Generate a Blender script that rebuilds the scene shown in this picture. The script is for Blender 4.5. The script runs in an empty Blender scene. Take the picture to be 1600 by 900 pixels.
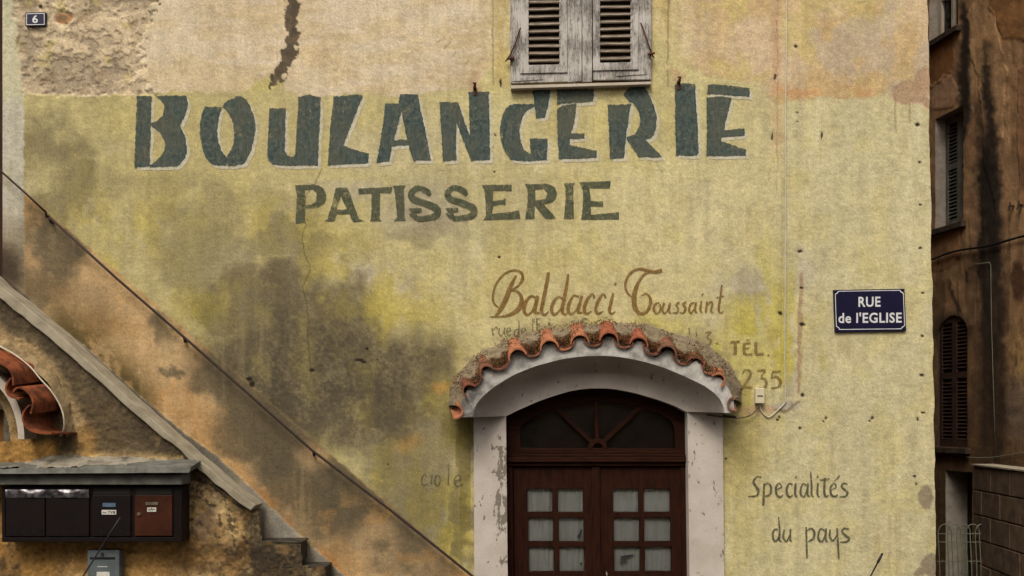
import bpy, bmesh, math, random
import numpy as np
from mathutils import Vector, Matrix
from mathutils.geometry import tessellate_polygon
R = math.radians
random.seed(7)
sc = bpy.context.scene
COL = sc.collection

# ------------------------------------------------------------------ camera
F, D, ZC = 1710.0, 9.0, 2.3            # focal length in photo px, camera distance and height
cam = bpy.data.cameras.new('camera'); cam_o = bpy.data.objects.new('camera', cam); COL.objects.link(cam_o)
cam_o.location = (0, -D, ZC); cam_o.rotation_euler = (R(90), 0, 0)
cam.sensor_width = 36; cam.lens = 36 * F / 1600; cam.shift_y = 210 / 1600
cam.clip_end = 500
sc.camera = cam_o
# ------------------------------------------------------------------ overcast light
SUN_EL, SUN_AZ = R(52), R(200)
w = bpy.data.worlds.new('World'); sc.world = w; w.use_nodes = True
nt = w.node_tree; bg = nt.nodes['Background']
sky = nt.nodes.new('ShaderNodeTexSky'); sky.sky_type = 'NISHITA'; sky.sun_disc = False
sky.sun_elevation = SUN_EL; sky.sun_rotation = SUN_AZ; sky.dust_density = 4; sky.air_density = 1.5
hs = nt.nodes.new('ShaderNodeHueSaturation'); hs.inputs['Saturation'].default_value = .22
wm = nt.nodes.new('ShaderNodeMix'); wm.data_type = 'RGBA'; wm.blend_type = 'MULTIPLY'; wm.inputs[0].default_value = 1
wm.inputs[7].default_value = (1, .975, .93, 1)
nt.links.new(sky.outputs[0], hs.inputs['Color']); nt.links.new(hs.outputs[0], wm.inputs[6]); nt.links.new(wm.outputs[2], bg.inputs[0])
bg.inputs[1].default_value = .11
sl = bpy.data.lights.new('sun', 'SUN'); sl.energy = 1.2; sl.angle = R(25); sl.color = (1, .95, .86)
so = bpy.data.objects.new('sun', sl); COL.objects.link(so); so.location = (2, -12, 14)
sv = Vector((math.sin(SUN_AZ) * math.cos(SUN_EL), math.cos(SUN_AZ) * math.cos(SUN_EL), math.sin(SUN_EL)))
so.rotation_euler = sv.to_track_quat('Z', 'Y').to_euler()
sc.view_settings.view_transform = 'Standard'; sc.view_settings.look = 'None'
sc.view_settings.gamma = 1; sc.view_settings.exposure = 0.82
ALB = .80                               # sampled colour -> base colour

# ------------------------------------------------------------------ helpers
def P(u, v, y=0.0):
    s = (D + y) / F
    return Vector(((u - 800) * s, y, ZC + (660 - v) * s))

def lin(c):
    c = np.asarray(c, float) / 255.0
    return np.where(c <= .04045, c / 12.92, ((c + .055) / 1.055) ** 2.4)

def rgb(c, k=1.0):
    l = np.clip(lin(c) * ALB * k, 0, 1); return (float(l[0]), float(l[1]), float(l[2]), 1)

def link(o, parent=None):
    COL.objects.link(o)
    if parent is not None:
        o.parent = parent
        p = Vector((0, 0, 0)); q = parent
        while q is not None:
            if q.type == 'EMPTY': p = Vector(q.location)
            q = q.parent
        if parent.type == 'EMPTY': o.matrix_parent_inverse = Matrix.Translation(-Vector(parent.location))
    return o

def tag(o, label=None, cat=None, group=None, kind=None):
    if label: o['label'] = label
    if cat: o['category'] = cat
    if group: o['group'] = group
    if kind: o['kind'] = kind
    return o

def thing(name, loc, label, cat, group=None):
    o = bpy.data.objects.new(name, None); o.empty_display_size = .2
    o.location = loc; COL.objects.link(o)
    return tag(o, label, cat, group)

def rebase(o):
    vs = np.empty(len(o.data.vertices) * 3); o.data.vertices.foreach_get('co', vs); vs = vs.reshape(-1, 3)
    lo, hi = vs.min(0), vs.max(0); c = np.array([(lo[0] + hi[0]) / 2, (lo[1] + hi[1]) / 2, lo[2]])
    vs -= c; o.data.vertices.foreach_set('co', vs.ravel()); o.location = c; o.data.update()
    return o

class MB:
    def __init__(s): s.v = []; s.f = []
    def add(s, vs, fs):
        b = len(s.v); s.v += [tuple(p) for p in vs]; s.f += [tuple(i + b for i in f) for f in fs]; return s
    def box(s, a, b):
        x0, y0, z0 = [min(a[i], b[i]) for i in range(3)]; x1, y1, z1 = [max(a[i], b[i]) for i in range(3)]
        return s.add([(x0, y0, z0), (x1, y0, z0), (x1, y1, z0), (x0, y1, z0), (x0, y0, z1), (x1, y0, z1), (x1, y1, z1), (x0, y1, z1)],
                     [(0, 3, 2, 1), (4, 5, 6, 7), (0, 1, 5, 4), (1, 2, 6, 5), (2, 3, 7, 6), (3, 0, 4, 7)])
    def pbox(s, u0, v0, u1, v1, yf, yb):           # box whose front face fills a photo rectangle at depth yf
        a, b = P(u0, v0, yf), P(u1, v1, yf)
        return s.box((a.x, yf, a.z), (b.x, yb, b.z))
    def obox(s, c, ax, ay, az):                    # oriented box: centre and three half-axes
        c, ax, ay, az = map(Vector, (c, ax, ay, az))
        vs = [c + i * ax + j * ay + k * az for k in (-1, 1) for j in (-1, 1) for i in (-1, 1)]
        return s.add(vs, [(0, 2, 3, 1), (4, 5, 7, 6), (0, 1, 5, 4), (1, 3, 7, 5), (3, 2, 6, 7), (2, 0, 4, 6)])
    def prism(s, loops, off):                      # loops of 3-D points (outer, holes...), extruded by vector off
        off = Vector(off)
        loops = [[Vector(p) for p in l] for l in loops]
        flat = [p for l in loops for p in l]; n = len(flat)
        tris = tessellate_polygon(loops)
        fs = [tuple(t) for t in tris] + [tuple(i + n for i in reversed(t)) for t in tris]
        b = 0
        for l in loops:
            m = len(l)
            for i in range(m): fs.append((b + i, b + (i + 1) % m, n + b + (i + 1) % m, n + b + i))
            b += m
        return s.add(flat + [p + off for p in flat], fs)
    def pprism(s, loops, yf, yb):
        return s.prism([[P(u, v, yf) for u, v in l] for l in loops], (0, yb - yf, 0))
    def sheet(s, loops, y):
        loops = [[P(u, v, y) for u, v in l] for l in loops]
        return s.add([p for l in loops for p in l], [tuple(t) for t in tessellate_polygon(loops)])
    def tube(s, pts, r, n=8, cap=True):
        pts = [Vector(p) for p in pts]; m = len(pts); rs = r if hasattr(r, '__len__') else [r] * m
        vs = []; up = Vector((.31, .2, .93))
        for i, p in enumerate(pts):
            t = (pts[min(i + 1, m - 1)] - pts[max(i - 1, 0)]).normalized()
            a = t.cross(up)
            if a.length < .05: a = t.cross(Vector((1, 0, 0)))
            a.normalize(); b = t.cross(a)
            vs += [p + rs[i] * (math.cos(2 * math.pi * k / n) * a + math.sin(2 * math.pi * k / n) * b) for k in range(n)]
        fs = [(i * n + k, i * n + (k + 1) % n, (i + 1) * n + (k + 1) % n, (i + 1) * n + k) for i in range(m - 1) for k in range(n)]
        if cap: fs += [tuple(range(n - 1, -1, -1)), tuple(range((m - 1) * n, m * n))]
        return s.add(vs, fs)
    def build(s, name, mat, parent=None, smooth=False, bevel=0):
        me = bpy.data.meshes.new(name); me.from_pydata(s.v, [], s.f)
        bm = bmesh.new(); bm.from_mesh(me); bmesh.ops.recalc_face_normals(bm, faces=bm.faces); bm.to_mesh(me); bm.free()
        me.materials.append(mat)
        if smooth: me.shade_smooth()
        o = bpy.data.objects.new(name, me); link(o, parent)
        if bevel:
            m = o.modifiers.new('bevel', 'BEVEL'); m.width = bevel; m.segments = 2; m.limit_method = 'ANGLE'; m.angle_limit = R(40)
        if parent is None: rebase(o)
        return o

def spline(pts, n=6):                               # Catmull-Rom through tuples of any length
    pts = [np.array(p, float) for p in pts]; out = []
    for i in range(len(pts) - 1):
        p0 = pts[max(i - 1, 0)]; p1 = pts[i]; p2 = pts[i + 1]; p3 = pts[min(i + 2, len(pts) - 1)]
        for k in range(n):
            t = k / n
            out.append(.5 * ((2 * p1) + (p2 - p0) * t + (2 * p0 - 5 * p1 + 4 * p2 - p3) * t * t + (3 * p1 - p0 - 3 * p2 + p3) * t ** 3))
    out.append(pts[-1]); return out

def resample(pts, n):
    pts = np.array(pts, float); d = np.r_[0, np.cumsum(np.linalg.norm(np.diff(pts, axis=0), axis=1))]
    t = np.linspace(0, d[-1], n)
    return np.stack([np.interp(t, d, pts[:, k]) for k in range(pts.shape[1])], 1)

# ------------------------------------------------------------------ materials
class N:
    def __init__(s, name):
        s.m = bpy.data.materials.new(name); s.m.use_nodes = True; s.t = s.m.node_tree
        s.b = s.t.nodes['Principled BSDF']; s.out = s.t.nodes['Material Output']
    def n(s, t, **kw):
        nd = s.t.nodes.new(t)
        for k, v in kw.items(): setattr(nd, k, v)
        return nd
    def l(s, a, b): s.t.links.new(a, b)
    def coord(s, scale=None):
        c = s.n('ShaderNodeNewGeometry').outputs['Position']
        if scale:
            m = s.n('ShaderNodeVectorMath', operation='MULTIPLY'); s.l(c, m.inputs[0]); m.inputs[1].default_value = scale; c = m.outputs[0]
        return c
    def noise(s, scale, detail=4, rough=.55, vec=None):
        t = s.n('ShaderNodeTexNoise'); t.inputs['Scale'].default_value = scale; t.inputs['Detail'].default_value = detail
        t.inputs['Roughness'].default_value = rough
        s.l(vec if vec else s.coord(), t.inputs['Vector']); return t.outputs['Fac']
    def ramp(s, fac, lo, hi, a=0, b=1):
        r = s.n('ShaderNodeMapRange'); r.inputs['From Min'].default_value = lo; r.inputs['From Max'].default_value = hi
        r.inputs['To Min'].default_value = a; r.inputs['To Max'].default_value = b; s.l(fac, r.inputs['Value']); return r.outputs[0]
    def mix(s, fac, a, b, mode='MIX'):
        m = s.n('ShaderNodeMix', data_type='RGBA', blend_type=mode)
        if isinstance(fac, (int, float)): m.inputs['Factor'].default_value = fac
        else: s.l(fac, m.inputs['Factor'])
        for k, c in (('A', a), ('B', b)):
            i = [q for q in m.inputs if q.name == k and q.type == 'RGBA'][0]
            if isinstance(c, tuple): i.default_value = c
            else: s.l(c, i)
        return [q for q in m.outputs if q.type == 'RGBA'][0]
    def math(s, op, a, b):
        m = s.n('ShaderNodeMath', operation=op)
        for i, c in enumerate((a, b)):
            if isinstance(c, (int, float)): m.inputs[i].default_value = c
            else: s.l(c, m.inputs[i])
        return m.outputs[0]
    def bump(s, h, dist=.002, strength=.5):
        b = s.n('ShaderNodeBump'); b.inputs['Distance'].default_value = dist; b.inputs['Strength'].default_value = strength
        s.l(h, b.inputs['Height']); s.l(b.outputs[0], s.b.inputs['Normal']); return b
    def base(s, c):
        if isinstance(c, tuple): s.b.inputs['Base Color'].default_value = c
        else: s.l(c, s.b.inputs['Base Color'])
    def rough(s, r): s.b.inputs['Roughness'].default_value = r

def simple(name, c1, c2=None, scale=12, rough=.8, bump=.001, fine=60, lo=.4, hi=.62, metal=0, spec=.3, stretch=None):
    q = N(name); v = q.coord(stretch) if stretch else None
    c2 = c2 or tuple(x * .7 for x in c1)
    f = q.ramp(q.noise(scale, 6, .62, v), lo, hi)
    c = q.mix(f, rgb(c1), rgb(c2))
    g = q.noise(fine, 3, .6, v)
    c = q.mix(1.0, c, q.mix(g, (.78, .78, .78, 1), (1.2, 1.2, 1.2, 1)), 'MULTIPLY')
    q.base(c); q.rough(rough); q.b.inputs['Metallic'].default_value = metal; q.b.inputs['Specular IOR Level'].default_value = spec
    if bump: q.bump(g, bump)
    return q.m

def painted(name, grain=120, amt=.22, bump=.0026, rough=.95):
    q = N(name)
    a = q.n('ShaderNodeAttribute', attribute_name='paint').outputs['Color']
    g = q.noise(grain, 5, .7); g2 = q.noise(30, 4, .6)
    k = q.math('ADD', q.ramp(g, .3, .7, 1 - amt, 1 + amt), q.ramp(g2, .3, .7, -.03, .03))
    m = q.n('ShaderNodeVectorMath', operation='SCALE'); q.l(a, m.inputs[0]); q.l(k, m.inputs['Scale'])
    q.base(m.outputs[0]); q.rough(rough); q.b.inputs['Specular IOR Level'].default_value = .15
    q.bump(q.math('ADD', g, q.math('MULTIPLY', g2, .8)), bump, .7)
    return q.m

def letter_mat(name, c1, c2, wear=.5, fine=.5):
    q = N(name)
    big = q.noise(5, 6, .65); mid = q.noise(28, 6, .7); sp = q.noise(130, 4, .7)
    c = q.mix(q.ramp(mid, .38, .6), rgb(c1), rgb(c2))
    if name.startswith(('blue', 'olive')):
        br = q.noise(22, 4, .6, q.coord((3, 1, .35)))
        c = q.mix(q.ramp(q.noise(2.6, 5, .6), .42, .7, 0, .75), c, rgb((98, 94, 76)))
        c = q.mix(q.ramp(br, .5, .72, 0, .5), c, rgb((112, 116, 98)))
    c = q.mix(1.0, c, q.mix(q.ramp(sp, .3, .7), (.82, .82, .82, 1), (1.2, 1.2, 1.2, 1)), 'MULTIPLY')
    q.base(c); q.rough(.95); q.b.inputs['Specular IOR Level'].default_value = .15
    q.bump(sp, .0014, .7)
    h = q.math('ADD', q.math('MULTIPLY', sp, fine), q.math('MULTIPLY', q.math('ADD', big, mid), (1 - fine) * .5))
    alpha = q.ramp(h, wear - .05, wear + .09, 1, .0)
    alpha = q.math('MULTIPLY', alpha, .74 if name.startswith('cream') else .93)
    q.l(alpha, q.b.inputs['Alpha'])
    return q.m

# ------------------------------------------------------------------ numpy plaster painter
_tab = {}
def vn(x, y, seed):
    if seed not in _tab: _tab[seed] = np.random.RandomState(seed).rand(256, 256)
    T = _tab[seed]; xi = np.floor(x).astype(int); yi = np.floor(y).astype(int)
    fx = x - xi; fy = y - yi; fx = fx * fx * (3 - 2 * fx); fy = fy * fy * (3 - 2 * fy)
    a = T[yi & 255, xi & 255]; b = T[yi & 255, (xi + 1) & 255]; c = T[(yi + 1) & 255, xi & 255]; d = T[(yi + 1) & 255, (xi + 1) & 255]
    return (a * (1 - fx) + b * fx) * (1 - fy) + (c * (1 - fx) + d * fx) * fy

def fbm(x, y, seed, octv=5, g=.55):
    s = 0; a = 1; t = 0
    for k in range(octv):
        s = s + a * (vn(x * 2 ** k + 17.3 * k, y * 2 ** k + 5.7 * k, seed + k) - .5); t += a * a; a *= g
    return .5 + s / math.sqrt(t) * .9                   # mean .5, spread about .25

def ss(a, b, x):
    t = np.clip((x - a) / (b - a), 0, 1); return t * t * (3 - 2 * t)

class Paint:
    def __init__(s, u, v, c):
        s.u, s.v = u, v; s.C = np.ones((u.size, 3)) * np.array(c, float); s.d = np.zeros(u.size)
        s.w1 = fbm(u / 70, v / 70, 301) - .5; s.w2 = fbm(u / 70, v / 70, 331) - .5
        s.f1 = fbm(u / 9, v / 9, 361, 4) - .5; s.f2 = fbm(u / 9, v / 9, 391, 4) - .5
    def n(s, su, sv, seed, o=5, g=.55): return fbm(s.u / su, s.v / sv, seed, o, g)
    def lay(s, c, m):
        m = np.clip(m, 0, 1)[:, None]; s.C = s.C * (1 - m) + np.array(c, float) * m
    def mul(s, k): s.C = s.C * (k[:, None] if getattr(k, 'ndim', 0) == 1 else k)
    def blob(s, cu, cv, ru, rv, ang=0, soft=.6, warp=30, fw=4):
        du = s.u - cu + s.w1 * 2 * warp + s.f1 * fw; dv = s.v - cv + s.w2 * 2 * warp + s.f2 * fw
        c, n = math.cos(R(ang)), math.sin(R(ang))
        d = np.sqrt(((du * c + dv * n) / ru) ** 2 + ((-du * n + dv * c) / rv) ** 2)
        return 1 - ss(1 - soft, 1 + soft, d)
    def line(s, pts, w, soft=1.0, warp=0, fw=0):
        uu = s.u + s.w1 * 2 * warp + s.f1 * fw; vv = s.v + s.w2 * 2 * warp + s.f2 * fw
        best = np.full(s.u.size, 1e9)
        ws = w if hasattr(w, '__len__') else [w] * len(pts)
        for i, ((a, b), (c, d)) in enumerate(zip(pts[:-1], pts[1:])):
            L = (c - a) ** 2 + (d - b) ** 2
            t = np.clip(((uu - a) * (c - a) + (vv - b) * (d - b)) / L, 0, 1)
            q = np.hypot(uu - a - t * (c - a), vv - b - t * (d - b)) - (ws[i] + (ws[i + 1] - ws[i]) * t)
            best = np.minimum(best, q)
        return 1 - ss(-soft, soft, best)

def inside(u, v, poly):
    r = np.zeros(u.size, bool); n = len(poly)
    for i in range(n):
        (a, b), (c, d) = poly[i], poly[(i + 1) % n]
        if b == d: continue
        r ^= ((b > v) != (d > v)) & (u < (c - a) * (v - b) / (d - b) + a)
    return r

def grid(name, A, B, fn_xyz, paint, mat, parent, kill=None):
    U, V = np.meshgrid(A, B); U = U.ravel(); V = V.ravel(); na, nb = len(A), len(B)
    co, u, v, nrm = fn_xyz(U, V)
    p = paint(u, v)
    co = co + np.array(nrm) * p.d[:, None]
    i = (np.arange(nb - 1)[:, None] * na + np.arange(na - 1)[None, :]).ravel()
    q = np.stack([i, i + na, i + na + 1, i + 1], 1)
    if kill is not None:
        uc = u[q].mean(1); vc = v[q].mean(1); q = q[~kill(uc, vc)]
    me = bpy.data.meshes.new(name)
    me.vertices.add(co.shape[0]); me.vertices.foreach_set('co', co.astype(np.float32).ravel())
    me.loops.add(q.size); me.loops.foreach_set('vertex_index', q.astype(np.int32).ravel())
    me.polygons.add(len(q)); me.polygons.foreach_set('loop_start', np.arange(0, q.size, 4, dtype=np.int32))
    me.update(calc_edges=True); me.validate()
    at = me.attributes.new('paint', 'FLOAT_COLOR', 'POINT')
    c4 = np.ones((co.shape[0], 4), np.float32); c4[:, :3] = np.clip(lin(np.clip(p.C, 0, 255)) * ALB, 0, 1)
    at.data.foreach_set('color', c4.ravel())
    me.shade_smooth(); me.materials.append(mat)
    o = bpy.data.objects.new(name, me); link(o, parent); return o

M = {}
M['plaster'] = painted('painted plaster')
M['plaster_rough'] = painted('rough plaster', 60, .28, .004)
M['blue_paint'] = letter_mat('blue green lettering', (54, 67, 65), (84, 96, 91), .565, .36)
M['halo'] = letter_mat('cream lettering edge', (230, 222, 200), (216, 206, 178), .545, .45)
M['green_paint'] = letter_mat('olive lettering', (62, 70, 52), (100, 102, 78), .54, .35)
M['brown_paint'] = letter_mat('ochre brown lettering', (122, 90, 46), (150, 118, 70), .555, .55)
M['brown_faint'] = letter_mat('faded brown lettering', (132, 108, 62), (148, 124, 74), .52, .5)
M['grey_paint'] = letter_mat('grey green lettering', (80, 80, 60), (112, 108, 84), .545, .55)
M['grey_faint'] = letter_mat('faded grey lettering', (100, 98, 76), (112, 108, 84), .5, .5)
M['white_plaster'] = simple('off white render', (200, 186, 168), (182, 168, 148), 4, .9, .0012, 70)
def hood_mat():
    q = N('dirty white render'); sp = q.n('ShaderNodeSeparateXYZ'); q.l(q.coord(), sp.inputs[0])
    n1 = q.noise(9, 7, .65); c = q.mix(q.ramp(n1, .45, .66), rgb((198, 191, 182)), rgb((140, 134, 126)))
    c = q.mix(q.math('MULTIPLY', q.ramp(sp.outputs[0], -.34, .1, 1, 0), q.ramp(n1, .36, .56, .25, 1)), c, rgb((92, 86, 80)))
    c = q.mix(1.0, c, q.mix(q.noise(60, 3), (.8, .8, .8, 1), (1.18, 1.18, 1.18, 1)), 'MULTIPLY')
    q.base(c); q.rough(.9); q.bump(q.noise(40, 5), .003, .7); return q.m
M['dirty_white'] = hood_mat()
M['tile'] = simple('terracotta tile', (166, 92, 60), (118, 64, 44), 18, .85, .0015, 70)
M['tile_dark'] = simple('weathered terracotta tile', (126, 72, 50), (88, 60, 46), 14, .85, .0015, 70)
M['tile_low'] = simple('sooty terracotta tile', (148, 82, 52), (92, 56, 40), 12, 1, .004, 50, spec=.05)
M['tan_mortar'] = simple('tan mortar', (160, 136, 98), (120, 100, 70), 12, .95, .006, 50)
M['mortar'] = simple('grey mortar', (140, 124, 98), (112, 98, 76), 16, .95, .008, 50, .42, .6)
M['wood'] = simple('dark varnished wood', (52, 27, 16), (36, 17, 10), 6, .6, .0006, 60, spec=.06, stretch=(8, 8, 1))
M['wood_h'] = simple('dark varnished wood rail', (54, 28, 17), (38, 19, 11), 6, .6, .0006, 60, spec=.06, stretch=(1, 8, 8))
M['void'] = simple('dark interior', (40, 34, 28), (30, 26, 22), 3, .9, 0)
M['curtain'] = simple('grey white curtain', (255, 255, 246), (244, 243, 232), 5, .9, .0003, 60, stretch=(6, 1, .5))
M['navy'] = simple('navy enamel', (24, 20, 52), (20, 17, 46), 6, .35, 0, 30, spec=.3)
M['enamel_white'] = simple('white enamel', (226, 224, 222), (214, 212, 210), 8, .35, 0, 30, spec=.5)
M['rust'] = simple('rusty iron', (104, 58, 40), (62, 38, 30), 30, .8, .001, 120)
M['iron'] = simple('dark brown iron', (62, 44, 34), (46, 33, 27), 30, .7, .0006, 120)
M['black'] = simple('black plastic', (26, 24, 24), (20, 19, 19), 20, .5, 0)
M['cable_white'] = simple('white cable', (218, 208, 184), (200, 190, 164), 20, .6, 0)
M['cable_dark'] = simple('grimy cable', (112, 98, 78), (80, 66, 50), 20, .7, 0)
M['cream'] = simple('cream plastic', (222, 208, 174), (212, 198, 164), 10, .5, 0)
M['concrete'] = simple('pale concrete', (170, 158, 134), (146, 134, 112), 8, .95, .003, 60)
M['concrete_dark'] = simple('stained concrete', (112, 102, 84), (64, 56, 44), 9, .95, .004, 60)
M['step'] = simple('blackened step', (70, 62, 50), (38, 32, 25), 12, .95, .004, 60)
M['slate'] = simple('grey slate', (112, 110, 100), (84, 82, 74), 10, .8, .002, 50)
M['box_dark'] = simple('dark brown enamel', (27, 17, 15), (21, 14, 12), 8, .5, 0, 30, spec=.15)
M['box_red'] = simple('red brown enamel', (72, 36, 20), (54, 26, 14), 6, .5, 0, 30, spec=.15)
M['box_grey'] = simple('blue grey enamel', (100, 106, 106), (86, 92, 92), 8, .5, 0, 30)
M['paper'] = simple('paper', (214, 208, 196), (200, 194, 182), 20, .8, 0)
M['paper_blue'] = simple('faded blue paper', (90, 112, 128), (74, 94, 110), 20, .8, 0)
M['ink'] = simple('dark ink', (44, 40, 40), (36, 34, 34), 20, .8, 0)
M['brass'] = simple('dull metal', (150, 140, 122), (120, 110, 94), 20, .4, 0, metal=.6)
M['block'] = simple('concrete block', (112, 88, 66), (84, 66, 50), 7, .95, .004, 45)
M['block_joint'] = simple('block mortar', (74, 60, 46), (56, 46, 36), 7, .95, .004, 45)
M['alley_pale'] = simple('grey painted jamb', (168, 156, 142), (140, 128, 112), 7, .9, .001)
M['shutter_grey'] = simple('grey shutter paint', (120, 116, 106), (100, 96, 88), 9, .8, .001)
M['shutter_brown'] = simple('dark brown shutter paint', (70, 46, 34), (54, 36, 28), 9, .7, .001)
M['stone_dark'] = simple('dark stone sill', (82, 64, 48), (56, 44, 34), 9, .9, .002)
M['wire'] = simple('plastic coated wire', (128, 128, 104), (108, 110, 92), 20, .6, 0)
M['asphalt'] = simple('worn asphalt', (80, 76, 70), (64, 61, 57), 2, .9, .003, 60)
M['body_wall'] = simple('ochre side wall', (150, 112, 72), (110, 82, 54), 2, .95, .003, 40)
M['roof'] = simple('old roof tile', (150, 92, 62), (110, 70, 50), 4, .9, .004, 30)
M['neighbour'] = simple('shade darkened brown render', (66, 42, 30), (48, 30, 22), 3, .95, .002)  # the shade on the neighbouring wall is put into this dark base colour
M['tyre'] = simple('tyre rubber', (40, 40, 40), (30, 30, 30), 10, .8, 0)
M['car_blue'] = simple('blue car paint', (60, 76, 104), (56, 70, 98), 3, .3, 0, 10, spec=.5)
M['car_grey'] = simple('silver car paint', (150, 150, 150), (140, 140, 140), 3, .3, 0, 10, spec=.5)

def peeling():
    q = N('peeling white paint')
    a = q.noise(7, 8, .72, q.coord((7, 7, 1))); b = q.noise(40, 6, .7, q.coord((3, 3, 1))); big = q.noise(5, 3)
    h = q.math('ADD', q.math('MULTIPLY', a, .5), q.math('ADD', q.math('MULTIPLY', b, .25), q.math('MULTIPLY', big, .25)))
    pt = q.mix(q.ramp(big, .35, .65), rgb((194, 186, 176)), rgb((168, 160, 150)))
    wd = q.mix(q.ramp(b, .35, .65), rgb((130, 122, 113)), rgb((78, 68, 60)))
    q.base(q.mix(q.ramp(h, .46, .57), pt, wd)); q.rough(.85); q.bump(h, .002, .6)
    return q.m
M['peel'] = peeling()
M['slat'] = simple('greyed slat paint', (156, 140, 122), (104, 88, 74), 10, .9, .001, 50, stretch=(1, 6, 6))
def glassy(name, tint, gl):
    q = N(name); tr = q.n('ShaderNodeBsdfTransparent'); tr.inputs[0].default_value = tint
    g = q.n('ShaderNodeBsdfGlossy'); g.inputs['Roughness'].default_value = .04; g.inputs[0].default_value = (.8, .8, .8, 1)
    fr = q.n('ShaderNodeFresnel'); fr.inputs[0].default_value = gl
    mx = q.n('ShaderNodeMixShader'); q.l(fr.outputs[0], mx.inputs[0]); q.l(tr.outputs[0], mx.inputs[1]); q.l(g.outputs[0], mx.inputs[2])
    q.l(mx.outputs[0], q.out.inputs['Surface']); return q.m
M['glass'] = glassy('window glass', (.98, .985, .98, 1), 1.45)
M['foil'] = simple('crumpled clear film', (190, 184, 186), (96, 88, 88), 22, .22, .004, 26, metal=.8)
def moss_mat():
    q = N('dry moss'); oi = q.noise(16, 4, .6); o2 = q.noise(45, 3)
    c = q.mix(q.ramp(oi, .38, .6), rgb((122, 96, 42)), rgb((128, 66, 40)))
    c = q.mix(q.ramp(o2, .45, .65), c, rgb((70, 60, 38))); q.base(c); q.rough(1); return q.m
M['moss'] = moss_mat()

# ------------------------------------------------------------------ ground
def sstep(a, b, x):
    t = min(max((x - a) / (b - a), 0), 1); return t * t * (3 - 2 * t)
def gz(x, y): return .8 * (1 - sstep(-1.2, 0, x)) * sstep(-2.0, -1.25, y) * (1 - sstep(1, 4, y))
ax = [-150, -60, -30, -15, -9, -6] + [-4 + i * .25 for i in range(33)] + [5, 6, 9, 15, 30, 60, 150]
ay = [-150, -60, -30, -15, -9, -6, -4] + [-3 + i * .2 for i in range(36)] + [6, 9, 15, 30, 60, 150]
g = MB(); g.add([(x, y, gz(x, y)) for y in ay for x in ax],
                [(j * len(ax) + i, j * len(ax) + i + 1, (j + 1) * len(ax) + i + 1, (j + 1) * len(ax) + i) for j in range(len(ay) - 1) for i in range(len(ax) - 1)])
tag(g.build('ground', M['asphalt'], smooth=True), kind='structure')

# ------------------------------------------------------------------ bakery house
house = thing('bakery_house', (-.35, 0, 0), 'old yellow plastered bakery front with faded painted shop lettering and brown arched door', 'building')
HOLES = [(1437, 253, 3, 2), (1438, 320, 3, 1.6), (1438, 388, 3, 2), (1441, 458, 3, 2), (1441, 525, 3, 2), (1441, 586, 4, 2.4), (1443, 645, 3.4, 1.8), (1434, 655, 2, 3.4),
         (1250, 669, 2.6, 2.6), (1250, 393, 4.5, 2.6), (1252, 450, 3, 2), (1253, 507, 5, 2.4), (1254, 617, 3, 3), (1219, 489, 3, 3), (1291, 653, 1.8, 3), (1287, 658, 2, 1.6),
         (1363, 653, 2, 3.2), (1359, 658, 2, 1.6), (1243, 72, 3, 2.6), (1207, 213, 2, 6.5), (1284, 212, 2, 6.5), (1211, 120, 2, 5), (773, 211, 1.6, 2), (770, 230, 1.2, 1.6),
         (773, 268, 1.6, 1.6), (782, 130, 2.2, 6), (1434, 195, 4, 3), (1245, 176, 1.8, 1.4), (1246, 190, 1.8, 1.4), (606, 726, 1.6, 1.6), (1134, 717, 1.8, 1.8), (62, 10, 3, 3),
         (561, 563, 7, 2), (568, 566, 5, 1.8), (590, 562, 2, 1.4), (573, 545, 3, 2), (780, 402, 2.6, 2), (1215, 656, 3, 2), (1218, 652, 2.4, 2), (1429, 744, 2.6, 2), (1432, 756, 2, 2), (389, 592, 5, 3.4), (394, 600, 4, 5), (488, 579, 5, 2)]
def hand_v(u): return 268 + (u - 2) * .858
def skirt_v(u): return np.interp(u, [-10, 37, 77, 133, 173, 233, 290, 338, 395, 465, 540, 700], [418, 457, 500, 540, 577, 630, 678, 712, 764, 833, 900, 1040])
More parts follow.
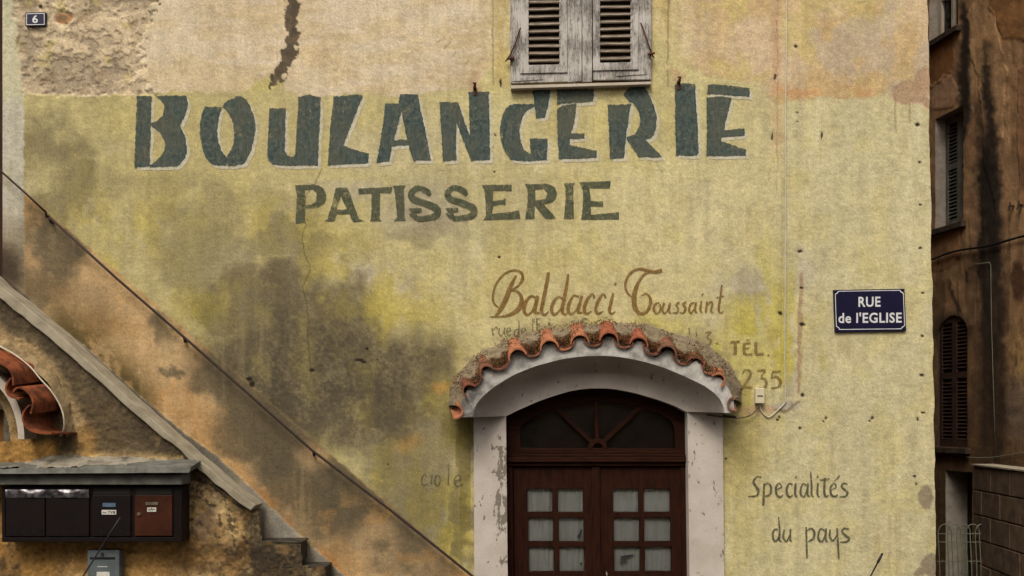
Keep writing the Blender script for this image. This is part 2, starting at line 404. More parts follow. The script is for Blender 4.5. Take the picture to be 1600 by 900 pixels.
def facade_paint(u, v):
    p = Paint(u, v, (0, 0, 0))
    big, mid, fin = p.n(210, 170, 1), p.n(64, 56, 11), p.n(15, 15, 21, 4)
    px_, stk = p.n(4.5, 4.5, 31, 3), p.n(13, 170, 41)
    # yellow limewash
    k = (.2 + .6 * ss(.25, .75, big * .75 + mid * .25))[:, None]
    p.C = np.array((208, 194, 148.)) * (1 - k) + np.array((194, 179, 124.)) * k
    p.lay((166, 150, 98), ss(900, 250, u) * .45)
    p.lay((200, 188, 150), ss(1080, 1300, u) * (.55 + .25 * ss(.3, .8, mid)))
    p.lay((196, 178, 92), ss(.58, .75, p.n(46, 60, 66)) * ss(900, 560, abs(u - 900) + 100 * p.w1) * .16)
    p.lay((196, 182, 150), ss(.58, .9, p.n(140, 110, 51)) * .4)
    p.lay((190, 172, 70), ss(.56, .8, p.n(80, 100, 61)) * ss(640, 420, u + 60 * p.w1) * ss(300, 420, v) * .5)
    # pale and lilac grey bloom
    for b in [(575, 432, 34, 16), (640, 445, 12, 24), (660, 330, 60, 40), (1195, 480, 34, 42), (1150, 450, 50, 30), (1232, 560, 9, 70), (1120, 500, 40, 18), (560, 300, 44, 14), (1245, 420, 20, 30)]:
        p.lay((186, 174, 152), p.blob(*b, 0, .7, 14) * .62)
    p.lay((196, 182, 96), np.maximum(p.blob(1150, 540, 60, 60, 0, .8), p.blob(1000, 500, 80, 24)) * .6)
    p.lay((186, 170, 60), ss(.5, .68, p.n(34, 70, 71)) * p.blob(1190, 540, 70, 150, 0, .6) * .5)
    # golden stains left of centre
    for b, a in [((250, 360, 60, 40), .5), ((330, 470, 90, 40), .5), ((520, 440, 80, 60), .6), ((600, 500, 80, 50), .7), ((430, 360, 60, 40), .5), ((670, 620, 40, 40), .9), ((640, 570, 60, 30), .7), ((575, 690, 46, 60), .95), ((700, 850, 50, 60), .95), ((660, 780, 60, 60), .7), ((120, 330, 60, 40), .4)]:
        p.lay((186, 166, 64), p.blob(*b, 0, .8, 26, 10) * a * .7 * ss(.3, .62, p.n(24, 40, 81)))
    # weathering (grey brown lichen)
    gm = np.zeros(u.size)
    for b, a in [((510, 580, 170, 90), .9), ((430, 510, 90, 70), .65), ((80, 225, 60, 50), .6), ((105, 300, 60, 36), .55), ((60, 320, 40, 30), .5), ((215, 300, 60, 24), .2), ((300, 350, 60, 30), .3), ((310, 410, 60, 40), .38), ((420, 345, 80, 26), .2), ((430, 400, 80, 28), .5), ((375, 470, 70, 46), .75), ((480, 470, 60, 50), .9), ((500, 540, 120, 80), 1.0), ((590, 600, 100, 66), 1), ((615, 556, 50, 20), .95), ((540, 500, 50, 50), .8),
                 ((400, 570, 90, 70), .85), ((560, 650, 130, 60), .75), ((470, 630, 130, 66), .95), ((640, 700, 60, 60), .6), ((620, 800, 80, 80), .7), ((712, 690, 28, 60), .9), ((725, 830, 18, 80), .6), ((650, 370, 40, 26), .3), ((560, 395, 30, 30), .15), ((740, 320, 160, 60), .12), ((1180, 440, 40, 24), .2)]:
        gm = np.maximum(gm, p.blob(*b, 0, .5, 46, 16) * a)
    grain = ss(.1, .9, .22 * fin + .34 * px_ + .44 * p.n(60, 80, 91))
    p.lay((102, 91, 70), np.clip(gm * (.68 + .5 * grain), 0, .96))
    p.lay((82, 73, 57), np.maximum(p.blob(530, 580, 140, 80, 20, .6, 34, 12), p.blob(430, 610, 80, 60, 30, .6, 34, 12)) * ss(.1, .75, grain) * .85)
    p.lay((156, 142, 76), ss(.55, .95, p.n(34, 44, 101)) * ss(.2, .6, gm) * .3)
    p.lay((196, 140, 60), p.blob(690, 606, 12, 7, 0, .8, 6) * .7 + p.blob(640, 690, 20, 14, 0, .8, 14) * .35)
    # olive streaks under the lintel corners
    p.lay((104, 92, 44), p.blob(715, 670, 26, 30, 0, .7, 10) * .7 + ss(.5, .7, stk) * p.blob(716, 740, 26, 110, 0, .5, 6) * .6)
    p.lay((156, 136, 70), p.blob(1160, 690, 40, 60, 0, .8, 16) * .5)
    # ---------------- orange dado below the handrail
    hv = hand_v(u) + 4 * p.f1
    dm = ss(-3, 5, v - hv) * ss(28, 44, u)
    k = ss(.3, .7, mid)[:, None]
    oc = np.array((198, 164, 118.)) * (1 - k) + np.array((180, 142, 94.)) * k
    p.C = p.C * (1 - dm[:, None]) + oc * dm[:, None]
    dk = np.zeros(u.size)
    for b, a in [((84, 385, 60, 44), .9), ((60, 440, 50, 40), .7), ((130, 470, 60, 40), .3), ((270, 575, 20, 16), .9), ((262, 515, 22, 24), .7), ((430, 660, 110, 76), 1), ((490, 740, 130, 76), 1), ((590, 805, 100, 56), .95), ((360, 600, 70, 54), .95), ((660, 860, 60, 30), .6), ((370, 680, 60, 34), .8), ((480, 700, 18, 18), -.8)]:
        if a > 0: dk = np.maximum(dk, p.blob(*b, 40 if b[2] > 50 else 0, .45, 30, 14) * a)
    dk *= dm * (1 - .8 * p.blob(492, 712, 24, 20, 0, .8, 8)); dk *= 1 - .6 * p.blob(585, 828, 30, 20, 0, .8, 8)
    p.lay((96, 85, 65), np.clip(dk * (.7 + .5 * grain), 0, .96))
    p.lay((190, 142, 84), dm * ss(.6, .78, p.n(30, 30, 111)) * .35 * ss(740, 800, v))
    # dark moss along the skirting, cement skirting itself
    sv_ = skirt_v(u)
    near = np.exp(-(np.clip(sv_ - v, 0, 999) / 40.0) ** 1.5) * (v < sv_) * ss(60, 110, u) * (1 - ss(215, 260, u))
    p.lay((92, 78, 46), near * np.clip(.35 + ss(.25, .65, p.n(20, 24, 121)), 0, .95))
    p.lay((178, 116, 56), np.exp(-np.clip(sv_ - v, 0, 999) / 10.0) * (v < sv_) * ss(350, 420, u) * .75 * dm * ss(.35, .65, p.n(30, 30, 126)))
    sk = ss(-2, 2, v - sv_ + 3 * p.f1)
    kk = ss(.3, .7, mid)[:, None]; gc = np.array((152, 143, 128.)) * (1 - kk) + np.array((126, 118, 102.)) * kk
    gc = gc * (.72 + .28 * ss(250, 420, u))[:, None]
    p.C = p.C * (1 - sk[:, None]) + gc * sk[:, None]; p.d += sk * .012
    # ---------------- left quoin strip
    lf = 1 - ss(36, 39, u + p.f1 * 3)
    p.lay((192, 184, 164), lf * ss(120, 160, v) * (1 - ss(330, 460, v)) * .95)
    p.lay((196, 192, 158), lf * (1 - ss(130, 170, v)))
    p.lay((118, 104, 84), lf * ss(290, 420, v + 40 * p.w1) * .8)
    p.lay((70, 58, 46), p.blob(6, 430, 22, 40, 0, .6, 10) * .9)
    # ---------------- pink top coat
    vb = np.interp(u, [0, 30, 110, 200, 235, 380, 410, 432, 446, 470, 560, 640, 690, 745, 770, 800, 1020, 1060, 1110, 1180, 1210, 1300, 1390, 1400, 1460],
                   [140, 146, 149, 142, 146, 142, 126, 118, 140, 148, 146, 148, 142, 136, 104, 66, 50, 96, 118, 128, 158, 152, 148, 160, 166])
    pk = 1 - ss(-2.5, 2.5, v - vb + 9 * p.f1 + 12 * p.w1)
    k = ss(.3, .7, p.n(120, 90, 131))[:, None]; k2 = ss(.35, .7, p.n(60, 18, 141))[:, None]
    pc = np.array((213, 194, 164.)) * (1 - k) + np.array((203, 182, 148.)) * k
    pc = pc * (1 - .35 * k2) + np.array((196, 170, 120.)) * .35 * k2
    pr = ss(1010, 1180, u)[:, None]
    pc = pc * (1 - pr * .8) + (np.array((206, 180, 144.)) * (1 - k) + np.array((196, 164, 116.)) * k) * pr * .8
    p.C = p.C * (1 - pk[:, None]) + pc * pk[:, None]; p.d += pk * .0012
    p.lay((198, 178, 112), pk * ss(.55, .75, p.n(50, 60, 151)) * ss(1000, 1100, u) * .6)
    p.lay((186, 170, 150), pk * ss(.55, .75, p.n(50, 80, 156)) * ss(1000, 1100, u) * .6)
    p.lay((214, 196, 170), pk * ss(.6, .8, p.n(70, 16, 161)) * (1 - ss(700, 800, u)) * .6)
    p.lay((208, 192, 136), ss(745, 790, u) * (1 - ss(1045, 1090, u)) * (1 - ss(120, 175, v)) * .55)
    p.lay((192, 166, 104), (np.exp(-((u - 1035) / 16) ** 2) + np.exp(-((u - 783) / 12) ** 2)) * (1 - ss(120, 150, v)) * ss(.3, .6, p.n(18, 30, 166)) * .6)
    p.lay((198, 192, 158), (1 - ss(20, 30, u - 10 * ss(60, 150, v) + 8 * p.f1)) * (1 - ss(140, 160, v)) * .9)
    # orange tide line at right
    p.lay((196, 150, 102), np.exp(-((v - 146 - 6 * p.w1) / 9) ** 2) * ss(1200, 1225, u) * (1 - ss(1330, 1390, u)) * ss(.25, .6, p.n(26, 12, 171)) * .85)
    p.lay((190, 150, 110), np.exp(-((u - 1214 - 4 * p.w1) / 8) ** 2) * (1 - ss(170, 330, v)) * .6 * ss(.2, .6, p.n(10, 40, 176)))
    # brown pink bare patch at the right edge
    bp = np.maximum(p.blob(1424, 142, 28, 20, 0, .12, 6, 8), p.blob(1446, 126, 14, 22, 0, .12, 4, 6))
    bp = np.maximum(bp, p.blob(1450, 162, 8, 8, 0, .2, 3, 6))
    p.lay((178, 146, 116), bp * .95); p.d -= bp * .003
    for pts in ([(1398, 152), (1399, 178), (1400, 206)], [(1421, 160), (1421, 190)]): p.lay((112, 92, 66), p.line(pts, .8, 1.6, 0, 3) * .65)
    # ---------------- flaked plaster by the house number
    fl = ss(-3, 3, np.interp(v, [-60, 0, 40, 70, 100, 150], [240, 244, 226, 222, 220, 236]) - u + 60 * p.w1 + 26 * p.f1) * ss(-3, 3, u - 22 - 26 * ss(20, 150, v) * .6 + 16 * p.w2 + 8 * p.f2) * ss(-2, 3, 148 - v + 8 * p.f1)
    fl = np.maximum(fl * (1 - ss(10, 60, u - 232 + v * .2)), 0)
    rr = p.n(48, 36, 181, 5, .5); r2 = p.n(9, 8, 191, 5, .6)
    rr = rr + .34 * (r2 - .5)
    lev = np.floor(np.clip(rr * 4.2, 0, 3.99)) / 3.0
    edge = ss(.0, .1, (rr * 4.2) % 1.0)
    fc = np.array((166, 148, 122.)) * (1 - lev[:, None]) + np.array((206, 184, 150.)) * lev[:, None]
    fc = fc * (.92 + .16 * r2[:, None])
    p.C = p.C * (1 - fl[:, None]) + fc * fl[:, None]
    p.lay((150, 128, 98), fl * ss(.6, .85, p.n(40, 40, 201)) * .6)
    p.lay((196, 178, 112), fl * ss(.7, .85, p.n(24, 24, 211)) * .5)
    p.lay((116, 98, 74), fl * (1 - edge) * .4)
    p.d += fl * (-.024 + .019 * lev + .005 * (r2 - .5))
    p.lay((168, 120, 84), p.blob(99, 27, 14, 9, 0, .15, 2, 4)); p.lay((120, 100, 74), p.blob(97, 26, 10, 5, 0, .3, 2, 4) * .8)
    p.d -= p.blob(99, 27, 15, 11, 0, .2, 2, 4) * .012
    # ---------------- filled crack at the top
    ck = p.line([(456, -60), (457, 20), (456, 60), (449, 90), (438, 112), (433, 126)], [12, 11, 9, 10, 9, 6], .8, 3, 13)
    ck = np.maximum(ck, p.line([(426, 128), (422, 136)], 2.6, .8, 0, 8))
    p.lay((86, 75, 60), ck * .97); p.lay((120, 102, 78), ck * ss(.5, .8, fin) * .5); p.d -= ck * .003
    p.lay((196, 182, 116), p.blob(418, 132, 26, 12, -20, .3, 4) * (1 - ck) * .8)
    # cracks
    for pts, wd, a in [([(503, 262), (499, 276), (490, 290), (478, 306), (474, 330), (478, 352), (472, 372), (476, 395), (484, 415), (483, 428), (473, 448), (479, 474), (482, 500), (480, 528), (484, 560), (486, 585)], .5, .75),
                       ([(770, -60), (770, 60), (771, 132)], .7, .5), ([(1045, -40), (1044, 60), (1043, 100)], .8, .55), ([(1043, 110), (1045, 125), (1044, 135)], .9, .5), ([(1022, 250), (1034, 268), (1036, 290)], .3, .4),
                       ([(1215, -60), (1214, 300)], .4, .35), ([(1222, 300), (1220, 640)], .4, .22), ([(432, 60), (434, 110), (437, 135)], .3, .35), ([(508, 805), (560, 803)], .4, .2), ([(1300, 700), (1240, 640)], .2, .1)]:
        p.lay((70, 56, 40), p.line(pts, wd, 1.0, 0, 3) * a)
    for pts in ([(742, 118), (736, 132), (745, 142)], [(1052, 110), (1062, 122)]): p.lay((176, 140, 110), p.line(pts, 7, 6, 0, 8) * .5)
    for pts in ([(690, 62), (683, 66)], [(704, 66), (694, 76)], [(712, 82), (707, 88)], [(732, 94), (728, 100)]): p.lay((112, 102, 62), p.line(pts, .8, 1.2) * .7)
    p.lay((112, 70, 44), p.line([(741, 140), (742, 160)], 1, 3) * .6); p.lay((112, 70, 44), p.line([(1059, 130), (1060, 152)], 1, 3) * .6)
    # brown scar of an old pipe with grey filler below
    p.lay((162, 134, 104), p.line([(1251, 425), (1250, 500), (1248, 560), (1247, 612)], [2.4, 3.6, 3.2, 2.6], 1.4, 2, 5) * .85)
    p.lay((176, 168, 152), p.blob(1225, 634, 22, 7, -6, .4, 4, 4) * .8); p.lay((120, 96, 70), p.line([(1206, 642), (1230, 642), (1246, 630)], 2, 2, 0, 6) * .7)
    p.lay((188, 150, 116), p.line([(1160, 642), (1205, 640)], 6, 4, 0, 6) * .6)
    p.lay((176, 152, 112), p.blob(1219, 215, 10, 8, 0, .3, 3) * .6)
    # filler patches low right, chipped arris
    for b in [(1447, 775, 11, 19), (1452, 882, 14, 18), (1436, 893, 7, 8)]: p.lay((146, 130, 106), p.blob(*b, 0, .14, 4, 5) * .9)
    p.lay((116, 100, 78), ss(1449, 1462, u - 9 * (v / 900) + 6 * p.f1) * ss(.5, .7, p.n(8, 16, 221)) * ss(600, 800, v) * .8)
    # soot and damp around the hood
    p.lay((132, 118, 92), (p.blob(930, 560, 225, 66, 0, .16, 8, 10) + p.blob(930, 600, 245, 90, 0, .14, 8, 10)) * ss(.3, .6, p.n(20, 20, 231)) * .4 * (v < 700))
    # small variation + holes
    p.lay((150, 132, 94), ss(.6, .82, stk) * ss(.45, .6, p.n(140, 140, 261)) * .3)
    p.lay((226, 216, 180), ss(.66, .85, p.n(16, 120, 271)) * ss(.45, .65, p.n(120, 120, 276)) * (v > 150) * .25 * ss(640, 760, u))
    rw = np.random.RandomState(5).rand(u.size) - .5
    p.mul(1 + .08 * (fin - .5) + .07 * (px_ - .5) + .16 * rw + .1 * (stk - .5) + .1 * (p.n(9, 3.2, 251, 2) - .5))
    for cu, cv, ru, rv in HOLES:
        m = 1 - ss(.6, 1.25, np.hypot((u - cu + 2 * p.f1) / ru, (v - cv + 2 * p.f2) / rv)); p.lay((44, 34, 26), m * .92); p.d -= m * .006
    
    return p

SX = D / F
def edge_u(v): return 1449.5 + .0148 * v
def facade_xyz(U, V):
    e = edge_u(V) - 1455.0
    u = U + e * ss(1250, 1455, U) + (ss(1452, 1455, U)) * (fbm(V / 30, V * 0, 7) - .5) * 3.0 * ss(-100, 0, V)
    co = np.stack([(u - 800) * SX, np.zeros_like(u), ZC + (660 - V) * SX], 1); return co, u, V, (0, -1, 0)
def door_hole(u, v): return (u > 765) & (u < 1103) & (v > 585 + ((u - 933) / 168) ** 2 * 50)
A = np.arange(4.0, 1455.01, (1455.0 - 4) / 907)
B = np.concatenate([np.arange(-1000, -60, 47.0), np.arange(-60, 940, 1.6), np.arange(940, 1121, 20.0)])
grid('wall', A, B, facade_xyz, facade_paint, M['plaster'], house, door_hole)
# the rest of the body: sides, back, roof, inner lining
zt = ZC + 1660 * SX; xl = (4 - 800) * SX; xrt, xrb = (edge_u(-1000) - 800) * SX, (edge_u(1120) - 800) * SX
b = MB(); yb = 8.5
b.add([(xl, .002, -.1), (xl, yb, -.1), (xl, yb, zt), (xl, .002, zt), (xrb - .004, .002, -.1), (xrb - .004, yb, -.1), (xrt - .004, yb, zt), (xrt - .004, .002, zt)],
      [(0, 1, 2, 3), (4, 7, 6, 5), (1, 5, 6, 2)])
b.build('side_wall', M['body_wall'], house)
b = MB(); rz = zt + 1.2; xm = (xl + xrt) / 2
b.add([(xl - .3, -.35, zt - .02), (xrt + .3, -.35, zt - .02), (xrt + .3, yb + .3, zt - .02), (xl - .3, yb + .3, zt - .02), (xl - .3, yb / 2, rz), (xrt + .3, yb / 2, rz)],
      [(0, 1, 5, 4), (2, 3, 4, 5), (0, 4, 3), (1, 2, 5), (0, 3, 2, 1)])
b.build('roof', M['roof'], house)
b = MB(); a0, a1 = P(700, 1100), P(1180, 540)
b.box((a0.x, .34, -.05), (a1.x, 2.2, a1.z)); b.f = [f for f in b.f if f != (0, 1, 5, 4)]
b.build('dark_room', M['void'], house)

# ------------------------------------------------------------------ lettering (thin coats of paint on the plaster)
def Z(x0, y0, s): return lambda pts: [(x0 + a / s, y0 + b_ / s) for a, b_ in pts]
z2, z3, z4, z5 = Z(180, 110, 4), Z(500, 110, 4), Z(850, 90, 4), Z(440, 270, 2.857)
BOUL = [
 [z2([(135,160),(228,160),(224,300),(216,602),(120,606),(128,350)])],
 [z2([(238,155),(300,158),(370,156),(446,158),(455,205),(448,250),(430,300),(403,345),(425,385),(440,425),(449,485),(446,515),(432,555),(395,598),(300,603),(219,604),(219,590),(255,570),(290,530),(305,505),(312,470),(306,435),(280,390),(250,365),(226,350),(226,328),(265,312),(300,280),(309,235),(300,205),(290,195),(265,170)])],
 [z2([(558,222),(667,230),(655,262),(642,330),(637,380),(645,450),(665,505),(694,535),(699,597),(610,592),(590,575),(570,550),(550,505),(540,470),(527,390),(530,340),(535,300)])],
 [z2([(669,228),(685,205),(700,188),(730,178),(760,160),(800,166),(820,185),(840,215),(870,290),(877,340),(876,370),(865,440),(850,500),(830,540),(815,570),(800,585),(740,598),(701,598),(696,535),(725,495),(738,460),(742,425),(742,380),(740,350),(728,310),(715,282),(690,245)])],
 [z2([(962,236),(1065,236),(1060,500),(1075,530),(1100,543),(1125,530),(1135,350),(1145,165),(1180,160),(1215,150),(1240,158),(1285,168),(1275,400),(1265,596),(1180,595),(1080,597),(990,588),(970,575),(960,565),(950,540),(955,400)])],
 [z2([(1365,160),(1400,162),(1440,158),(1480,150),(1510,146),(1548,160),(1480,330),(1425,472),(1500,495),(1585,520),(1583,580),(1450,586),(1327,592),(1345,350)])],
 [z3([(407,207),(490,205),(497,170),(500,150),(550,146),(612,148),(630,250),(655,360),(695,562),(582,566),(553,468),(452,475),(432,570),(352,578),(380,420),(400,280)]), z3([(510,255),(542,430),(462,436)])],
 [z3([(748,200),(862,196),(935,405),(932,250),(928,135),(990,130),(1055,133),(1060,350),(1062,560),(945,566),(915,490),(852,325),(850,450),(852,562),(768,568),(755,350)])],
 [z3([(1190,213),(1260,208),(1333,210),(1341,226),(1310,240),(1280,265),(1260,310),(1247,370),(1255,450),(1280,500),(1315,525),(1312,425),(1422,425),(1420,560),(1320,567),(1250,566),(1190,557),(1165,525),(1150,500),(1128,430),(1123,380),(1128,330),(1145,270),(1165,235)])],
 [z3([(1325,120),(1442,120),(1430,200),(1405,300),(1350,297),(1338,208),(1333,165)])],
 [z4([(78,196),(200,196),(312,198),(308,275),(200,283),(82,292)])],
 [z4([(80,325),(110,300),(205,286),(190,400),(172,472),(255,474),(250,505),(165,510),(160,545),(330,582),(325,628),(200,633),(92,636),(85,480)])],
 [z4([(397,292),(470,294),(545,288),(528,400),(512,500),(506,560),(500,630),(412,632),(405,450)])],
 [z4([(497,232),(520,205),(545,175),(625,178),(645,210),(665,250),(690,310),(705,370),(702,440),(690,475),(670,502),(635,515),(690,570),(740,622),(660,624),(590,622),(560,575),(540,540),(517,510),(517,498),(550,485),(575,470),(595,430),(600,400),(595,350),(582,320),(570,300),(547,284),(520,262)])],
 [z4([(818,170),(870,158),(945,165),(950,260),(957,370),(967,600),(950,612),(880,614),(825,610),(820,400)])],
 [z4([(1022,172),(1060,163),(1170,176),(1285,190),(1285,245),(1150,236),(1018,226)])],
 [z4([(1015,250),(1060,245),(1110,240),(1170,250),(1155,330),(1135,400),(1130,455),(1190,446),(1255,443),(1250,490),(1110,497),(1112,522),(1180,545),(1265,575),(1262,612),(1150,616),(1015,616),(1018,430)])],
]
def jitter(loop, amp=.55, step=3.0):
    pts = loop + [loop[0]]; out = []
    for (a, b_), (c, d) in zip(pts[:-1], pts[1:]):
        n = max(1, int(math.hypot(c - a, d - b_) / step))
        for k in range(n): out.append((a + (c - a) * k / n + random.uniform(-amp, amp), b_ + (d - b_) * k / n + random.uniform(-amp, amp)))
    return out
m1, m2 = MB(), MB()
for i, loops in enumerate(BOUL):
    loops = [jitter(l, .75, 2.6) for l in loops]
    m1.sheet(loops, -.0050 - .0002 * (i % 2))
    m2.sheet([[(a + 4.6, b_ + 5.0) for a, b_ in l] for l in loops], -.0030 - .0002 * (i % 4))
tag(m2.build('lettering_edge', M['halo'], house), 'cream drop edge showing right of and below the large letters')
tag(m1.build('painted_lettering', M['blue_paint'], house), 'large blue green hand painted word BOULANGERIE')
def stroke(mb, pts, y, z=None, n=5):               # ribbon through (x, y, width) points
    q = spline(pts, n); L = []; Rr = []
    q = [(*z([(p[0], p[1])])[0], p[2] * (z([(1, 0)])[0][0] - z([(0, 0)])[0][0])) for p in q] if z else q
    for i, p in enumerate(q):
        a, c = q[max(i - 1, 0)], q[min(i + 1, len(q) - 1)]
        dx, dy = c[0] - a[0], c[1] - a[1]; l = math.hypot(dx, dy) or 1
        ww = p[2] / 2 * random.uniform(.9, 1.1)
        L.append(P(p[0] - dy / l * ww, p[1] + dx / l * ww, y)); Rr.append(P(p[0] + dy / l * ww, p[1] - dx / l * ww, y))
    k = len(q); mb.add(L + Rr, [(i, i + 1, k + i + 1, k + i) for i in range(k - 1)])
def word(mat, label, strokes, z, y0=-.004, wk=1.0, polys=(), cuts=None):
    if cuts:
        for (a, b_), l in zip(zip((0,) + cuts, cuts + (len(strokes),)), label): word(mat, l, strokes[a:b_], z, y0, wk)
        return
    mb = MB()
    for i, l in enumerate(polys): mb.sheet([jitter(q, .4) for q in l], y0 - .00025 * (i % 3))
    for i, s in enumerate(strokes): stroke(mb, [(a, b_, w_ * wk) for a, b_, w_ in s], y0 - .0008 - .00025 * (i % 7), z)
    return tag(mb.build('painted_lettering', mat, house), label)
PAT = [[z5([(60,55),(145,52),(170,58),(187,68),(200,100),(198,120),(190,140),(160,155),(105,160),(103,200),(103,222),(62,226),(66,150),(68,100)]), z5([(105,76),(140,75),(155,92),(152,128),(135,142),(106,144)])],
 [z5([(242,66),(295,65),(318,130),(345,205),(368,216),(318,220),(302,184),(245,185),(235,215),(190,218),(205,205),(225,140)]), z5([(264,104),(291,162),(245,164)])],
 [z5([(342,70),(420,66),(495,62),(487,92),(440,90),(438,205),(445,215),(395,216),(400,205),(402,92),(345,96)])],
 [z5([(495,58),(553,56),(545,72),(548,140),(550,203),(555,214),(500,216),(515,200),(510,130),(503,75)])],
 [z5([(893,54),(960,53),(1028,52),(1027,82),(985,79),(945,79),(943,125),(985,120),(999,112),(999,146),(985,140),(943,148),(940,182),(1000,178),(1060,166),(1066,205),(980,208),(900,211),(912,190),(910,130),(905,75)])],
 [z5([(1085,50),(1185,48),(1205,54),(1222,66),(1230,95),(1224,115),(1212,128),(1172,142),(1228,204),(1178,206),(1130,146),(1128,205),(1088,207),(1098,130),(1098,75)]), z5([(1133,73),(1170,72),(1188,92),(1178,116),(1133,123)])],
 [z5([(1258,46),(1308,44),(1302,62),(1303,140),(1305,205),(1260,207),(1266,130),(1268,70)])],
 [z5([(1330,42),(1400,39),(1468,36),(1465,70),(1375,68),(1380,125),(1435,128),(1435,150),(1380,150),(1382,186),(1440,182),(1505,175),(1507,207),(1420,209),(1338,209),(1346,130),(1345,80)])]]
SS1 = [(664,100,18),(640,78,26),(605,68,24),(578,92,28),(590,118,30),(640,136,30),(692,160,32),(690,190,30),(650,202,26),(606,204,24),(580,176,30)]
word(M['green_paint'], 'olive green hand painted word PATISSERIE', [SS1, [(664,98,4),(655,84,22),(650,70,6)], [(a + 163, b_ - 2, c) for a, b_, c in SS1], [(a + 163, b_ - 2, c) for a, b_, c in [(664,98,4),(655,84,22),(650,70,6)]], [(568,160,6),(590,168,22),(625,166,16)], [(732,158,6),(753,166,22),(788,164,16)]], z5, polys=PAT)
z6 = Z(740, 400, 3.077)
word(M['brown_paint'], ('ochre brown script word Baldacci', 'ochre brown script word Toussaint'), [
 [(205,92,8),(180,140,18),(155,205,24),(130,255,22),(104,288,8)], [(120,247,6),(98,225,10),(93,190,11),(108,135,10),(145,88,9),(190,68,9),(225,76,12),(236,105,14),(215,142,10),(178,163,6)],
 [(172,163,6),(210,170,12),(230,200,20),(222,245,22),(185,276,16),(140,289,10),(78,292,4)],
 [(300,200,10),(275,192,10),(250,222,16),(242,258,18),(255,280,12),(278,268,7),(298,225,5)], [(308,190,14),(298,235,18),(294,268,18),(318,272,8)],
 [(360,78,14),(347,150,17),(332,225,17),(326,265,16),(342,282,10),(362,262,4)],
 [(432,206,10),(405,196,9),(382,225,16),(374,258,18),(386,280,12),(410,264,7),(430,225,5)], [(455,86,10),(446,150,15),(432,220,17),(426,264,16),(440,280,8),(456,266,4)],
 [(508,196,9),(482,190,9),(462,220,14),(454,256,16),(466,278,11),(490,262,6),(508,222,5)], [(520,190,11),(508,235,15),(502,268,15),(524,270,5)],
 [(580,200,14),(570,182,8),(545,210,15),(532,250,17),(540,276,13),(568,264,4)], [(634,200,14),(624,182,8),(602,210,15),(588,250,17),(596,276,13),(624,264,4)],
 [(672,178,12),(660,225,15),(652,262,14),(664,276,8),(682,266,4)], [(677,142,6),(684,128,11)],
 [(906,68,18),(870,76,15),(830,68,14),(790,62,12),(752,84,13),(730,128,12),(734,166,10),(752,190,8),(772,200,4)], [(846,76,10),(815,92,12),(788,135,16),(772,190,24),(776,245,24),(798,275,16),(830,268,14),(850,230,16),(846,196,12),(826,180,7),(806,192,4)],
 [(893,224,7),(872,232,10),(866,258,12),(880,276,8),(898,258,10),(896,230,7)],
 [(916,224,9),(908,256,10),(918,276,8),(938,252,5)], [(945,224,10),(938,262,11),(950,274,6)],
 [(990,222,7),(974,232,10),(984,252,11),(976,272,9),(956,272,5)], [(1024,220,7),(1008,230,10),(1018,250,11),(1010,272,9),(990,272,5)],
 [(1062,224,7),(1044,230,9),(1036,258,11),(1046,274,8),(1062,250,5)], [(1070,222,9),(1064,256,10),(1072,274,7)],
 [(1096,215,10),(1090,255,11),(1098,273,6)], [(1096,190,5),(1104,180,8)], [(1122,218,9),(1116,272,10)], [(1120,240,5),(1138,220,8),(1148,226,9),(1142,262,10),(1152,274,5)],
 [(1194,138,8),(1186,200,11),(1178,255,11),(1188,273,8),(1202,264,4)], [(1168,200,6),(1204,192,6)]], z6, cuts=(13,))
word(M['grey_faint'], 'half erased thin grey words beginning rue de', [
 [(88,345,6),(94,384,8)], [(94,355,4),(108,342,6),(114,350,6)], [(124,346,6),(122,372,7),(134,382,6),(146,352,4)], [(150,344,6),(148,380,7)], [(160,366,4),(178,356,6),(168,344,5),(158,360,7),(164,382,6),(180,376,4)],
 [(216,352,5),(200,356,6),(196,376,7),(208,384,5),(216,366,5)], [(218,310,5),(217,382,7)], [(232,366,4),(250,356,6),(240,346,5),(230,362,7),(238,382,6),(254,374,4)],
 [(284,300,5),(284,360,6)], [(292,302,4),(290,318,5)], [(304,300,6),(302,356,7)], [(302,302,5),(326,298,5)], [(302,330,5),(320,326,5)], [(366,296,5),(364,336,6)], [(524,336,6),(514,320,4),(532,300,7),(550,306,5)], [(536,330,5),(548,322,6)], [(1036,345,6),(1038,380,7)], [(1070,350,5),(1072,384,6)]], z6)
word(M['brown_faint'], ('half hidden faded figure 3', 'brown painted word TEL', 'faded brown number 235'), [
 [(1112,368,7),(1140,366,8),(1122,388,7),(1140,404,11),(1132,424,9),(1112,428,6)], [(1164,420,8),(1180,418,6)],
 [(1234,414,11),(1280,410,11)], [(1258,412,15),(1258,474,16)], [(1300,420,15),(1302,472,15)], [(1300,420,9),(1332,416,9)], [(1302,444,8),(1324,442,8)], [(1302,474,12),(1340,472,12)], [(1312,408,5),(1326,400,8)],
 [(1356,414,15),(1358,470,15)], [(1356,474,12),(1394,470,12)], [(1414,478,10),(1422,476,10)],
 [(1294,566,6),(1302,550,9),(1322,548,12),(1332,570,14),(1312,606,11),(1292,632,8)], [(1290,634,10),(1310,628,12),(1340,634,10)],
 [(1362,550,10),(1404,548,12)], [(1404,552,6),(1382,582,9),(1400,592,13),(1408,614,14),(1394,634,12),(1366,634,8)],
 [(1478,552,10),(1436,556,10)], [(1438,556,8),(1432,586,8)], [(1432,586,7),(1458,580,11),(1476,604,15),(1462,630,12),(1430,634,9)]], z6, cuts=(2, 11))
z7 = Z(1130, 580, 2.811)
